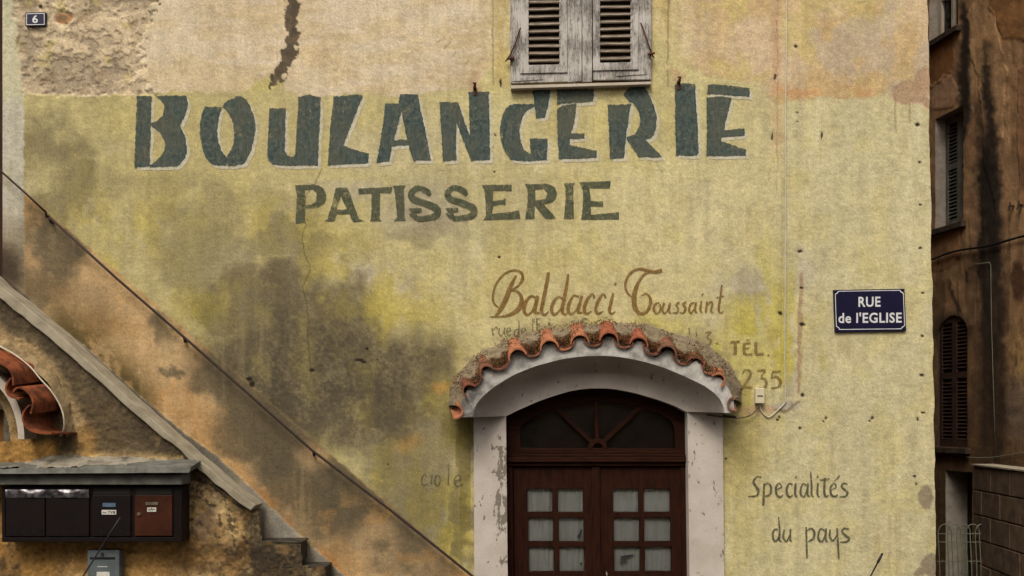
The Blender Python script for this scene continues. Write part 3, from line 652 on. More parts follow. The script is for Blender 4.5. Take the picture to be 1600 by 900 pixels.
word(M['grey_paint'], ('grey green painted word Specialites', 'grey green painted word du', 'grey green painted word pays'), [
 [(168,466,5),(148,464,8),(133,484,10),(142,504,12),(155,525,12),(146,546,9),(110,550,5)],
 [(180,492,7),(178,540,10),(176,590,10)], [(180,500,5),(198,492,8),(210,510,10),(206,540,10),(184,550,6)],
 [(232,520,4),(256,508,6),(246,492,6),(232,508,9),(234,540,10),(250,552,8),(264,542,4)],
 [(304,500,8),(292,492,6),(280,510,9),(280,538,10),(292,552,8),(306,542,4)],
 [(318,492,8),(316,540,10),(326,552,5)], [(316,468,8),(322,462,7)],
 [(366,502,7),(350,494,6),(340,520,9),(342,544,10),(356,550,7),(368,520,5)], [(372,492,8),(370,540,10),(382,550,5)],
 [(384,440,6),(388,500,9),(388,540,9),(398,552,5)], [(416,490,8),(414,540,9),(424,552,5)], [(412,466,8),(418,460,7)],
 [(446,468,8),(444,530,10),(452,550,8),(464,544,4)], [(424,478,7),(468,472,7)],
 [(474,520,4),(496,510,6),(488,492,6),(472,510,9),(474,540,10),(490,550,8),(504,540,4)], [(490,482,5),(512,458,7)],
 [(546,496,6),(528,492,7),(520,506,9),(534,520,10),(546,534,10),(536,550,8),(512,550,5)],
 [(240,694,7),(222,698,8),(218,728,10),(230,748,9),(244,728,6)], [(243,640,5),(248,700,9),(246,738,9),(256,748,5)],
 [(268,696,8),(264,730,10),(278,748,8),(292,718,5)], [(296,692,8),(294,738,10),(302,748,5)],
 [(364,684,7),(366,750,9),(368,822,7)], [(366,702,5),(386,690,8),(400,706,10),(396,734,10),(374,748,7)],
 [(446,700,7),(428,692,6),(418,716,9),(420,740,10),(436,746,7),(448,716,5)], [(452,690,8),(450,738,10),(460,748,5)],
 [(470,694,8),(468,726,10),(482,744,8),(500,718,5)], [(500,690,8),(504,760,10),(508,826,7)],
 [(552,694,7),(532,690,8),(522,704,9),(536,720,11),(552,734,11),(544,748,9),(514,750,6)], ], z7, cuts=(16, 20))
z8 = Z(280, 640, 3.461)
word(M['grey_faint'], 'almost vanished grey word fragment left of the door', [
 [(1340,362,7),(1324,350,6),(1310,380,9),(1320,408,9),(1344,400,6)], [(1366,350,8),(1362,404,8)], [(1404,354,6),(1386,360,8),(1382,394,9),(1398,410,8),(1412,384,7),(1404,354,6)], [(1456,290,6),(1456,350,8),(1454,410,9)],
 [(1490,388,6),(1522,374,8),(1506,354,7),(1488,380,10),(1500,414,9),(1534,404,6)]], z8)

# ------------------------------------------------------------------ door surround and tiled hood
hood = None
z1 = Z(680, 480, 3.2); zd = Z(720, 590, 2.902)
I_arch = zd([(205,175),(250,152),(300,130),(350,108),(400,90),(450,74),(500,60),(550,52),(600,48),(650,48),(700,52),(750,61),(800,72),(850,86),(900,102),(940,116),(980,132),(1020,155)])
F_arch = z1([(190,550),(192,522),(200,498),(215,472),(235,450),(265,422),(300,395),(350,363),(400,335),(450,314),(500,295),(550,281),(600,268),(650,257),(700,250),(750,245),(800,243),(850,243),(900,246),(950,253),(1000,262),(1050,274),(1100,288),(1150,305),(1200,325),(1250,347),(1300,370),(1340,390),(1370,410),(1400,433),(1420,455),(1433,477),(1442,500),(1448,528)])
NA = 64
def jamb_mat():
    q = N('off white jamb render'); pos = q.coord(); sp = q.n('ShaderNodeSeparateXYZ'); q.l(pos, sp.inputs[0])
    c = q.mix(q.ramp(q.noise(3, 5), .35, .7), rgb((210, 197, 184)), rgb((186, 172, 157)))
    c = q.mix(1.0, c, q.mix(q.noise(70, 3), (.84, .84, .84, 1), (1.14, 1.14, 1.14, 1)), 'MULTIPLY')
    band = q.math('MULTIPLY', q.ramp(sp.outputs[0], -.19, -.10, 0, 1), q.ramp(sp.outputs[0], -.02, .0, 1, 0))
    hz = q.math('MULTIPLY', q.ramp(sp.outputs[2], 1.35, 1.5, .35, 1), q.ramp(sp.outputs[2], 2.05, 2.2, 1, .2))
    ch = q.math('ADD', q.noise(16, 8, .65, q.coord((1.6, 1, .8))), q.math('MULTIPLY', q.math('MULTIPLY', band, hz), .16))
    m = q.ramp(ch, .635, .65); q.base(q.mix(m, c, rgb((126, 116, 102)))); q.rough(.9)
    q.bump(q.math('SUBTRACT', q.noise(60, 4), q.math('MULTIPLY', m, 1.2)), .003, .7); return q.m
JM = jamb_mat()
Iw = resample([tuple(P(u, v, -.03)) for u, v in I_arch], NA); YF = -.29
Fw = resample([tuple(P(u, v, YF)) for u, v in F_arch], NA)
mb = MB(); NS = 28
vs = []
for k in range(NS + 1):
    s = k / NS * math.pi / 2; a, bb = math.sin(s) ** .42, 1 - max(math.cos(s), 0) ** .42
    for i in range(NA): vs.append((Iw[i, 0] + (Fw[i, 0] - Iw[i, 0]) * a, -.03 + (YF + .03) * bb, Iw[i, 2] + (Fw[i, 2] - Iw[i, 2]) * a))
mb.add(vs, [(k * NA + i, k * NA + i + 1, (k + 1) * NA + i + 1, (k + 1) * NA + i) for k in range(NS) for i in range(NA - 1)])
# reveal of the arch back to the door
mb.add([tuple(p) for p in Iw] + [(p[0], .2, p[2]) for p in Iw], [(i, i + 1, NA + i + 1, NA + i) for i in range(NA - 1)])
o = mb.build('door_surround', JM, house, smooth=True); tag(o, 'off white rendered arch and jambs round the door')
for (u0, u1, v0) in ((740, 790.5, 647), (1074, 1129, 641)):
    mb = MB(); mb.pprism([[(u0, v0), (u1, v0), (u1 + 5, 1100), (u0 + (2 if u0 < 800 else 6), 1100)]], -.0302, .2)
    mb.build('door_jamb', JM, house)
# front face of the hood
K_arch = z1([(88,520),(108,450),(140,395),(190,340),(240,298),(310,250),(395,207),(480,180),(560,162),(640,146),(715,135),(795,127),(870,125),(950,135),(1030,152),(1105,172),(1175,197),(1250,222),(1325,250),(1385,290),(1440,338),(1475,390),(1498,440),(1512,490)])
Kw = resample([tuple(P(u, v, -.32)) for u, v in spline(K_arch, 4)], 240)
O_px = z1([(130,550),(128,520),(132,480),(150,430),(190,370),(240,318),(310,272),(395,228),(480,202),(560,183),(640,168),(715,156),(795,148),(870,146),(950,155),(1030,172),(1105,193),(1175,218),(1250,245),(1325,276),(1385,318),(1440,368),(1475,420),(1492,470),(1498,528)])
KT = np.gradient(Kw, axis=0); KT /= np.linalg.norm(KT, axis=1)[:, None]
KN = np.stack([-KT[:, 2], 0 * KT[:, 0], KT[:, 0]], 1)
for i in range(240):
    if KN[i, 2] < 0: KN[i] *= -1
def kidx(zu, zv):
    p = np.array(tuple(P(680 + zu / 3.2, 480 + zv / 3.2, -.32))); return int(np.argmin(np.linalg.norm(Kw - p, axis=1)))
def barrel(mb, c, t, n, back, hw, h, yf, th=.012, up=1, seg=10):
    c, t, n, back = Vector(c), Vector(t), Vector(n), Vector(back)
    prof = []
    for k in range(seg + 1):
        a = math.pi * (k / seg); prof.append((-math.cos(a), math.sin(a)))
    vs = []; J = 5
    for j in range(J):
        f = j / (J - 1)
        for (q, r_) in ((hw, h), (hw - th, h - th)):
            for ca, sa in prof:
                p = c + t * (q * ca * (1 - .06 * f)) + n * (up * (r_ * sa - h)) + back * f
                vs.append((p.x, p.y + yf + .32, p.z))
    m = seg + 1; fs = []
    for j in range(J - 1):
        for s_ in (0, 1):
            b0 = (j * 2 + s_) * m; b1 = ((j + 1) * 2 + s_) * m
            fs += [(b0 + k, b0 + k + 1, b1 + k + 1, b1 + k) for k in range(seg)]
        for k in (0, seg): fs.append((j * 2 * m + k, (j * 2 + 1) * m + k, ((j + 1) * 2 + 1) * m + k, (j + 1) * 2 * m + k))
    for j in (0, J - 1):
        b0 = j * 2 * m; fs += [(b0 + k, b0 + k + 1, b0 + m + k + 1, b0 + m + k) for k in range(seg)]
    mb.add(vs, fs)
TILES = [M['tile'], M['tile'], M['tile_dark'], simple('pale terracotta tile', (182, 116, 80), (140, 86, 60), 16, .85, .0015, 70), simple('brown terracotta tile', (138, 86, 60), (92, 66, 50), 16, .9, .0015, 70)]
crests = [kidx(*c) for c in ((140,395),(240,298),(395,207),(560,162),(715,135),(870,125),(1030,152),(1175,197),(1325,250),(1440,338))]
mb = MB()
NO = 240; Fw = resample([tuple(P(u, v, YF)) for u, v in F_arch], NO); Iw2 = resample(Iw, NO)
Ow = resample([tuple(P(u, v, YF)) for u, v in O_px], NO)
WAVE = np.zeros(NO)
for a_, b_ in zip(crests[:-1], crests[1:]):
    WAVE[a_:b_] = .5 - .5 * np.cos(2 * np.pi * np.arange(b_ - a_) / (b_ - a_))
WAVE = np.clip(WAVE * 1.5 - .35, 0, 1); WAVE[:crests[1]] *= .15; WAVE[crests[-2]:] *= .15; WAVE[crests[1]:crests[2]] *= .6; WAVE[crests[-3]:crests[-2]] *= .7
KNO = KN
Ow = Ow + WAVE[:, None] * KNO * -.085
mb.add([tuple(p) for p in Fw] + [tuple(p) for p in Ow] + [(p[0], -.02, p[2]) for p in Ow],
       [(i, i + 1, NO + i + 1, NO + i) for i in range(NO - 1)] + [(NO + i, NO + i + 1, 2 * NO + i + 1, 2 * NO + i) for i in range(NO - 1)])
for e in (0, NO - 1):                                   # undersides of the two feet
    q = [tuple(Fw[e]), tuple(Ow[e]), (Ow[e][0], -.02, Ow[e][2]), (Iw2[e][0], -.031, Iw2[e][2])]
    mb.add(q, [(0, 1, 2, 3)])
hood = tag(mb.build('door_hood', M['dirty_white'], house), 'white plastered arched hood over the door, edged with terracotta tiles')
ends = [0] + [(a + b_) // 2 for a, b_ in zip(crests[:-1], crests[1:])] + [238]
rnd = random.Random(3)
for k, i in enumerate(crests):
    n = Vector(KN[i]); t = Vector(KT[i]); sp = (Kw[min(i + 1, 239)] - Kw[i]); 
    mb = MB(); half = .078 if 1 < k < 9 else .062
    barrel(mb, Vector(Kw[i]) + n * rnd.uniform(-.006, .008), t, n, Vector((0, .27, 0)) + n * .04 + Vector((0, 0, .07)), half, .076, -.325 + rnd.uniform(-.03, .02))
    mb.build('roof_tile', rnd.choice(TILES), hood, smooth=False)
for k, i in enumerate(ends):
    n = Vector(KN[i]); t = Vector(KT[i]); mb = MB(); half = .082 if 1 < k < 9 else .06
    off = -.112 if 1 < k < 9 else -.085
    # channel tile: open upwards, its lowest line at the front of the trough
    barrel(mb, Vector(Kw[i]) + n * (off + rnd.uniform(-.008, .006)), t, n, Vector((0, .27, 0)) + n * .04 + Vector((0, 0, .07)), half, .066, -.315 + rnd.uniform(-.01, .01), up=-1)
    mb.build('roof_tile', rnd.choice(TILES[2:]), hood, smooth=False)
# mortar bedding between the tiles and the wall
M_px = z1([(52,500),(52,440),(60,390),(95,330),(150,275),(215,225),(270,195),(330,168),(390,142),(450,122),(560,108),(640,104),(700,98),(780,86),(850,76),(930,70),(1000,68),(1050,74),(1100,84),(1150,98),(1200,114),(1270,132),(1330,150),(1380,176),(1420,205),(1465,242),(1500,282),(1522,316),(1538,352),(1550,390),(1558,430),(1556,492)])
NM = 200; Mw = resample([tuple(P(u, v, -.004)) for u, v in spline(M_px, 3)], NM)
Kr = resample(Kw, NM); KNr = resample(KN, NM)
Mw = Mw * .72 + (Kr + np.array((0, 0, .06))) * .28; Mw[:, 1] = -.004
x_ = np.arange(NM)
rows = []
for j, (f, nf, yy) in enumerate([(0, 0, -.001), (.0, .002, -.014), (.3, .010, -.06), (.65, .006, -.12), (.92, -.004, -.175), (1, -.022, -.20), (1, -.10, -.22)]):
    nz = (fbm(x_ / 7.0, x_ * 0 + j * 1.7, 60 + j) - .5); n2 = (fbm(x_ / 2.5, x_ * 0 + j * 1.7, 80 + j, 3) - .5)
    base = Mw * (1 - f) + (Kr + np.array((0, 0, .05)) ) * f
    p = base + KNr * (nf + nz[:, None] * .022 * (1 if j else .8) + n2[:, None] * .018)
    p[:, 1] = yy + (nz * .02 if 0 < j else 0)
    rows.append(p)
mb = MB(); mb.add([tuple(p) for r_ in rows for p in r_], [(j * NM + i, j * NM + i + 1, (j + 1) * NM + i + 1, (j + 1) * NM + i) for j in range(len(rows) - 1) for i in range(NM - 1)])
mb.build('mortar', M['mortar'], hood, smooth=False)
# dry moss in the troughs: many small blades
mb = MB(); rr = random.Random(11)
spots = [(i, 1.0) for i in ends[1:-1]] + [(i, .1) for i in crests]
for i, dens in spots:
    wgt = 1.0 if 60 < i < 215 else .8
    for q in range(int(1500 * dens * wgt)):
        j = min(max(int(i + rr.gauss(0, 5.0)), 0), 239)
        y = rr.uniform(-.315, -.15) if dens == 1 else rr.uniform(-.19, -.04); f = (y + .32) / .32
        lift = rr.uniform(-.015, .03) + .07 * f + (-.075 if dens == 1 else .012) * (1 - abs(j - i) / 14.0)
        c = Vector(Kw[j]) + Vector(KN[j]) * lift + Vector((rr.uniform(-.01, .01), 0, .05 * f)); c.y = y
        L = rr.uniform(.008, .026); d = Vector((rr.gauss(0, .6), rr.gauss(-.5, .5), rr.gauss(.5, .6))).normalized()
        s_ = d.cross(Vector((rr.gauss(0, 1), rr.gauss(0, 1), rr.gauss(0, 1)))).normalized() * rr.uniform(.0025, .006)
        mb.add([c - s_, c + s_, c + d * L], [(0, 1, 2)])
tag(mb.build('moss', M['moss'], hood), 'dry brown and green moss in the tile troughs', kind='stuff')

# ------------------------------------------------------------------ door
door_root = house
YD = .11
def dP(l): return l
arch_out = [(788, 1098), (788, 655)] + [(u, v) for u, v in I_arch] + [(1076, 650), (1081, 1098)]
inn = [(814, 700), (813, 668), (824, 657), (838, 649), (858, 640), (880, 633), (905, 628), (932, 626), (960, 628), (985, 632), (1008, 638), (1032, 648), (1048, 657), (1054, 668), (1055, 700)]
mb = MB()
up = [(u, v) for u, v in I_arch]
fan_out = [(786, 709), (786, 652)] + up + [(1078, 648), (1080, 709)]
mb.pprism([fan_out, inn], YD, YD + .07)
fan = mb.build('fanlight', M['wood_h'], house, bevel=.004)
mb = MB(); mb.pbox(806, 620, 1062, 704, YD + .075, YD + .085); mb.build('backing', simple('dull glass reflection board', (56, 50, 42), (44, 39, 33), 5, .9), fan)  # added board, its colour stands in for the dull reflection in the fanlight glass
mb = MB(); mb.pprism([[(u + (-1.5 if u < 930 else 1.5), v - 1.5) for u, v in inn]], YD + .04, YD + .046); mb.build('pane', M['glass'], fan)
mb = MB()
for a, c in (((933, 690), (932, 624)), ((926, 692), (868, 636)), ((941, 692), (1003, 634))):
    pa, pc = P(*a, YD), P(*c, YD); d = (pc - pa); L = d.length / 2; d.normalize()
    mb.obox((pa + pc) / 2 + Vector((0, .025, 0)), d * L, Vector((0, .02, 0)), d.cross(Vector((0, 1, 0))) * .017)
ring = [(934 + 15 * math.cos(a), 700 - 15 * math.sin(a)) for a in np.linspace(0, math.pi, 14)] + [(934 + 8 * math.cos(a), 700 - 8 * math.sin(a)) for a in np.linspace(math.pi, 0, 10)]
mb.pprism([ring], YD - .004, YD + .04)
mb.build('glazing_bar', M['wood_h'], fan, bevel=.003)
mb = MB(); mb.pbox(784, 709.5, 1080, 713, YD - .03, YD + .07); mb.pbox(784, 713.6, 1080, 722, YD - .045, YD + .07); mb.pbox(786, 722.5, 1078, 728, YD - .02, YD + .07)
mb.build('transom', M['wood_h'], house, bevel=.004)
mb = MB(); mb.pprism([[(788, 728.5), (801, 728.5), (805, 1098), (792, 1098)]], YD - .005, YD + .08); mb.build('door_frame', M['wood'], house, bevel=.004)
mb = MB(); mb.pprism([[(1064, 728.5), (1078, 728.5), (1081, 1098), (1069, 1098)]], YD - .005, YD + .08)
mb.build('door_frame', M['wood'], house, bevel=.004)
for side, (x0, x1, cols) in enumerate(((801.8, 930, ((824, 863), (872, 911))), (930.8, 1064, ((958, 998), (1006, 1047))))):
    rowsv = ((764, 800), (809, 846), (854.5, 893), (902, 938))
    sh = 1.2 if side == 0 else 1.0
    holes = [[(a + k * sh, t), (c + k * sh, t), (c + k * sh, bt), (a + k * sh, bt)] for a, c in cols for k, (t, bt) in enumerate(rowsv)]
    mb = MB(); mb.pprism([[(x0, 729), (x1, 729), (x1 + 4.5, 1096), (x0 + 4.5, 1096)]] + holes, YD + .012, YD + .06)
    mb.pprism([[(cols[0][0] - 2, 960), (cols[1][1] + 4, 960), (cols[1][1] + 6, 1070), (cols[0][0], 1070)]], YD + .002, YD + .012)
    leaf = tag(mb.build('door_leaf', M['wood'], house, bevel=.005), ('left' if side == 0 else 'right') + ' half glazed brown door leaf with small panes')
    mb = MB(); mb.pbox(cols[0][0] - 4, 760, cols[1][1] + 6, 942, YD + .035, YD + .040); mb.build('pane', M['glass'], leaf)
    # pleated curtain behind the panes
    nx, nz = 90, 14; vs = []
    for j in range(nz):
        for i in range(nx):
            u = cols[0][0] - 10 + (cols[1][1] - cols[0][0] + 20) * i / (nx - 1); v = 748 + 200 * j / (nz - 1)
            ph = i * .85 + 1.4 * math.sin(j * .25 + i * .13); p = P(u, v, YD + .062); vs.append((p.x, p.y + (.006 if side == 0 else .0035) * math.sin(ph) + .003 * math.sin(ph * .37 + 1), p.z))
    mb = MB(); mb.add(vs, [(j * nx + i, j * nx + i + 1, (j + 1) * nx + i + 1, (j + 1) * nx + i) for j in range(nz - 1) for i in range(nx - 1)])
    mb.build('curtain', M['curtain'], leaf, smooth=True)
    mb = MB()
    if side == 0: mb.sheet([[(908, 826), (910, 828), (907, 840), (903, 841), (902, 837), (905, 834)]], YD + .034); mb.sheet([[(906, 880), (909, 878), (909, 886)]], YD + .034)
    else: mb.sheet([[(970, 869), (980, 867), (990, 866), (989, 869), (980, 873), (976, 876), (970, 874)]], YD + .034); mb.sheet([[(968, 878), (978, 877), (984, 880), (976, 879), (970, 882)]], YD + .034)
    mb.build('torn_mark', M['ink'], leaf)
    if side == 1:
        mb = MB(); h = P(947.5, 896, YD); mb.tube([h + Vector((0, .012, .012)), h + Vector((0, -.02, .01)), h + Vector((0, -.045, -.005)), h + Vector((0, -.04, -.03))], .007); mb.build('handle', M['brass'], leaf, smooth=True)
mb = MB(); mb.pprism([[(925, 729), (937, 729), (941, 1096), (929, 1096)]], YD - .006, YD + .012); mb.build('astragal', M['wood'], house, bevel=.004)
mb = MB(); mb.pbox(780, 1097, 1090, 1128, -.15, .3); mb.build('door_step', M['concrete'], house, bevel=.01)

# ------------------------------------------------------------------ shuttered window above the lettering
win = MB(); YS = -.012
win.pbox(798, -190, 1016, 128, YS, .0); win = tag(win.build('shuttered_window', M['stone_dark'], house), 'closed louvred shutters with peeling white paint')
for side in (0, 1):
    mb = MB()
    o0, o1 = ((796.5, 909), (925.5, 1017.5))[side]; i0, i1 = ((813, 886.6), (926.5, 998))[side]; l0, l1 = ((826, 874), (937.6, 985.4))[side]
    bo = (128.5, 125)[side]; ib = (113.7, 109.4)[side]; lb = (101, 97.5)[side]
    y0 = YS - .002
    # outer frame boards
    mb.pprism([[(o0, -190), (o1, -190), (o1, bo - (1 if side else 2)), (o0 + 1, bo + (1.5 if side == 0 else 0))], [(i0 + .8, -180), (i1 - .8, -180), (i1 - .8, ib - .5), (i0 + .8, ib + .5)]], y0 - .026, y0)
    # inner louvre frame, standing proud
    mb.pprism([[(i0, -181), (i1, -181), (i1, ib - .8), (i0, ib + .8)], [(l0, -170), (l1, -170), (l1, lb - .5), (l0, lb + .5)]], y0 - .038, y0)
    if side == 0:
        for a, c in ((889, 897.5), (899, 909.5)): pass
        mb.pbox(887.2, -190, 898.5, bo, y0 - .030, y0 - .027); mb.pbox(910, -190, 925, bo - 1, y0 - .036, y0)
    leaf = mb.build('shutter', M['peel'], win, bevel=.003)
    mb = MB(); v = lb - 5.5 - 11.45 * 23
    while v < lb - 3:
        pa, pc = P(l0 - 1, v, y0), P(l1 + 1, v, y0)
        c = (pa + pc) / 2 + Vector((0, -.018, 0)); hl = (pc.x - pa.x) / 2
        d = Vector((0, -.021, -.019)); nn = Vector((0, -.003, .0034)) * 1.1
        tilt = random.uniform(-.0015, .003)
        mb.obox(c, Vector((hl, 0, tilt + .0012)), d, nn); v += 11.45
    mb.build('louvre', M['slat'], leaf)
    # flat corner irons and the stay hook
    mb = MB(); yb_ = y0 - .032
    if side == 0: mb.pprism([[(801, 92), (805, 92), (806, 122), (848, 120), (848, 124), (801, 127)]], yb_, y0 - .026)
    else: mb.pprism([[(1005, 68), (1009, 66), (1011, 116), (963, 119), (963, 114.5), (1005, 112)]], yb_, y0 - .026)
    mb.build('corner_iron', M['peel'], leaf, bevel=.001)
    mb = MB()
    if side == 0: pts = [(816, 40, -.04), (812, 46, -.055), (806, 66, -.06), (797, 86, -.06), (790, 96, -.03)]
    else: pts = [(1001, 36, -.04), (1004, 42, -.055), (1012, 66, -.06), (1020, 88, -.06), (1022, 90, -.03)]
    mb.tube([P(a, b_, y) for a, b_, y in pts], .006)
    kk = (798, 91) if side == 0 else (1017, 84); mb.tube([P(kk[0], kk[1], -.03), P(kk[0] - 1, kk[1], -.075)], .014); mb.tube([P(kk[0] - 5, kk[1] + 1, -.06), P(kk[0] + 6, kk[1] - 1, -.06)], .01)
    mb.build('stay_hook', M['rust'], leaf, smooth=True)
mb = MB(); mb.pprism([[(798, 133.5), (1018, 127.3), (1018, 131.6), (798, 138.6)]], -.065, 0); mb.build('window_sill', M['white_plaster'], win, bevel=.003)

# ------------------------------------------------------------------ signs and small fittings
def text_obj(name, body, box, y, mat, parent, bold=.02, skew=0):
    cu = bpy.data.curves.new(name, 'FONT'); cu.body = body; cu.size = 1; cu.offset = bold; cu.resolution_u = 3; cu.space_character = 1.08
    tmp = bpy.data.objects.new(name, cu); COL.objects.link(tmp)
    dg = bpy.context.evaluated_depsgraph_get(); me = bpy.data.meshes.new_from_object(tmp.evaluated_get(dg))
    bpy.data.objects.remove(tmp)
    n = len(me.vertices); co = np.empty(n * 3); me.vertices.foreach_get('co', co); co = co.reshape(-1, 3)
    lo, hi = co.min(0), co.max(0); f = (co - lo) / np.maximum(hi - lo, 1e-9)
    out = np.array([tuple(P(box[0] + (box[2] - box[0]) * a, box[3] + (box[1] - box[3]) * b_ + skew * a, y)) for a, b_, _ in f])
    me.vertices.foreach_set('co', out.ravel()); me.update(); me.materials.clear(); me.materials.append(mat)
    o = bpy.data.objects.new(name, me); link(o, parent); return o
c = P(1359, 519, 0)
rue = thing('street_sign', (c.x, 0, c.z), 'navy enamel street sign with white lettering RUE de l\'EGLISE on the yellow wall', 'street sign')
mb = MB(); mb.pprism([[(1302, 453), (1413.5, 451), (1416, 517), (1304.5, 519)]], -.022, -.004); mb.build('plate', M['navy'], rue, bevel=.003)
bo = [(1304.5 + .1, 459.5), (1308, 457), (1309.5, 454.6), (1406.5, 453), (1408, 455.2), (1412, 458), (1414, 509), (1410, 512), (1408.5, 514.2), (1311.5, 515.3), (1310, 512.6), (1306.3, 510)]
cx, cy = 1359, 485
bi = [(cx + (a - cx) * .981, cy + (b_ - cy) * .966) for a, b_ in bo]
mb = MB(); mb.sheet([bo, bi], -.0235); mb.build('border', M['enamel_white'], rue)
text_obj('lettering', 'RUE', (1341.3, 463.8, 1375.8, 479.8), -.0235, M['enamel_white'], rue, .022, -.4)
text_obj('lettering', "de l'EGLISE", (1310, 488.4, 1409, 505), -.0235, M['enamel_white'], rue, .022, -.7)
c = P(55, 40, 0)
six = thing('house_number_plate', (c.x, 0, c.z), 'small navy enamel plate with white number 6 on flaking plaster', 'house number')
mb = MB(); mb.pprism([[(39.5, 19.5), (70.8, 18.8), (71, 40), (39.5, 40.6)]], -.02, .02); mb.build('plate', M['navy'], six, bevel=.002)
mb = MB(); mb.sheet([[(41, 21), (69.5, 20.4), (69.6, 38.6), (41, 39.2)], [(42, 22), (68.5, 21.4), (68.6, 37.6), (42, 38.2)]], -.0215); mb.build('border', M['enamel_white'], six)
text_obj('lettering', '6', (50.5, 23.4, 59.2, 36), -.0215, M['enamel_white'], six, .02)
for i, (u, v) in enumerate(((742, 139), (1060, 130))):
    mb = MB(); p = P(u, v, 0); mb.tube([p + Vector((0, .01, .0)), p + Vector((0, -.05, .005)), p + Vector((.004, -.06, .03)), p + Vector((-.012, -.05, .035))], [.016, .013, .012, .008]); mb.box(p + Vector((-.012, -.012, -.055)), p + Vector((.014, .004, .01)))
    tag(mb.build('rusty_hook', M['rust'], None, smooth=False), ('small rusty hook standing out above the letter N of the big lettering', 'small rusty hook standing out right of the shutters above the letter I')[i], 'hook', 'rusty hooks in the wall')
# junction box and its cables
c = P(1188, 630, 0)
jb = thing('junction_box', (c.x, 0, c.z), 'small cream plastic junction box fixed beside the door hood', 'junction box')
mb = MB(); mb.pbox(1180.5, 606, 1195, 630.5, -.05, .004); mb.build('cover', M['cream'], jb, bevel=.006)
mb = MB(); mb.pbox(1183.5, 617.5, 1192, 620, -.0515, -.0495); mb.build('label_mark', M['cable_dark'], jb)
def cable(name, pts, y, r, mat, label, cat='cable', n=5):
    mb = MB(); mb.tube([P(a, b_, (y if len(t) == 0 else t[0])) for a, b_, *t in spline(pts, n)], r, 6); return tag(mb.build(name, mat, smooth=True), label, cat)
cable('cable', [(1229, -220), (1229, 0), (1227.5, 200), (1227, 400), (1226.5, 560), (1227, 622), (1226, 630), (1214, 642), (1203, 651), (1197, 650), (1189, 641), (1186.5, 632)], -.012, .0048, M['cable_white'], 'thin white cable running straight down the wall to the junction box')
cable('cable', [(1185, 632), (1182, 640), (1172, 649), (1156, 653), (1140, 652), (1126, 651), (1104, 648)], -.035, .006, M['cable_dark'], 'short grimy cable from the junction box along the hood foot')
cable('conduit_end', [(1130, 650), (1150, 651.5)], -.05, .011, M['iron'], 'dark stub of pipe at the right foot of the door hood', 'pipe')
# handrail
c = P(-10, 258, -.08)
hr = thing('handrail', (c.x, -.08, ZC - 2), 'thin dark iron handrail sloping down across the wall beside the stairs', 'handrail')
def hv2(u): return 268 + (u - 2) * .84 if u < 100 else float(np.interp(u, [73, 290, 488, 738], [335, 529, 704, 900])) if u <= 738 else 900 + (u - 738) * .8
mb = MB(); mb.tube([P(u, v, -.08) for u, v in ((-140, 150), (2, 268), (40, 302), (71, 331))], .0085); mb.build('rail', M['iron'], hr, smooth=True)
mb = MB(); mb.tube([P(u, v, -.08) for u, v in ((78, 340), (180, 433), (290, 529), (390, 617), (488, 704), (610, 797), (738, 900), (800, 950))], .0105); mb.build('rail', M['iron'], hr, smooth=True)
for u, v in ((71, 331), (78, 340), (288, 527), (490, 705), (738, 900)):
    mb = MB(); p = P(u, v, -.08); mb.tube([p, p + Vector((-.004, .03, -.035)), p + Vector((-.01, .09, -.02))], [.012, .010, .012]); mb.build('bracket', M['iron'], hr, smooth=True)

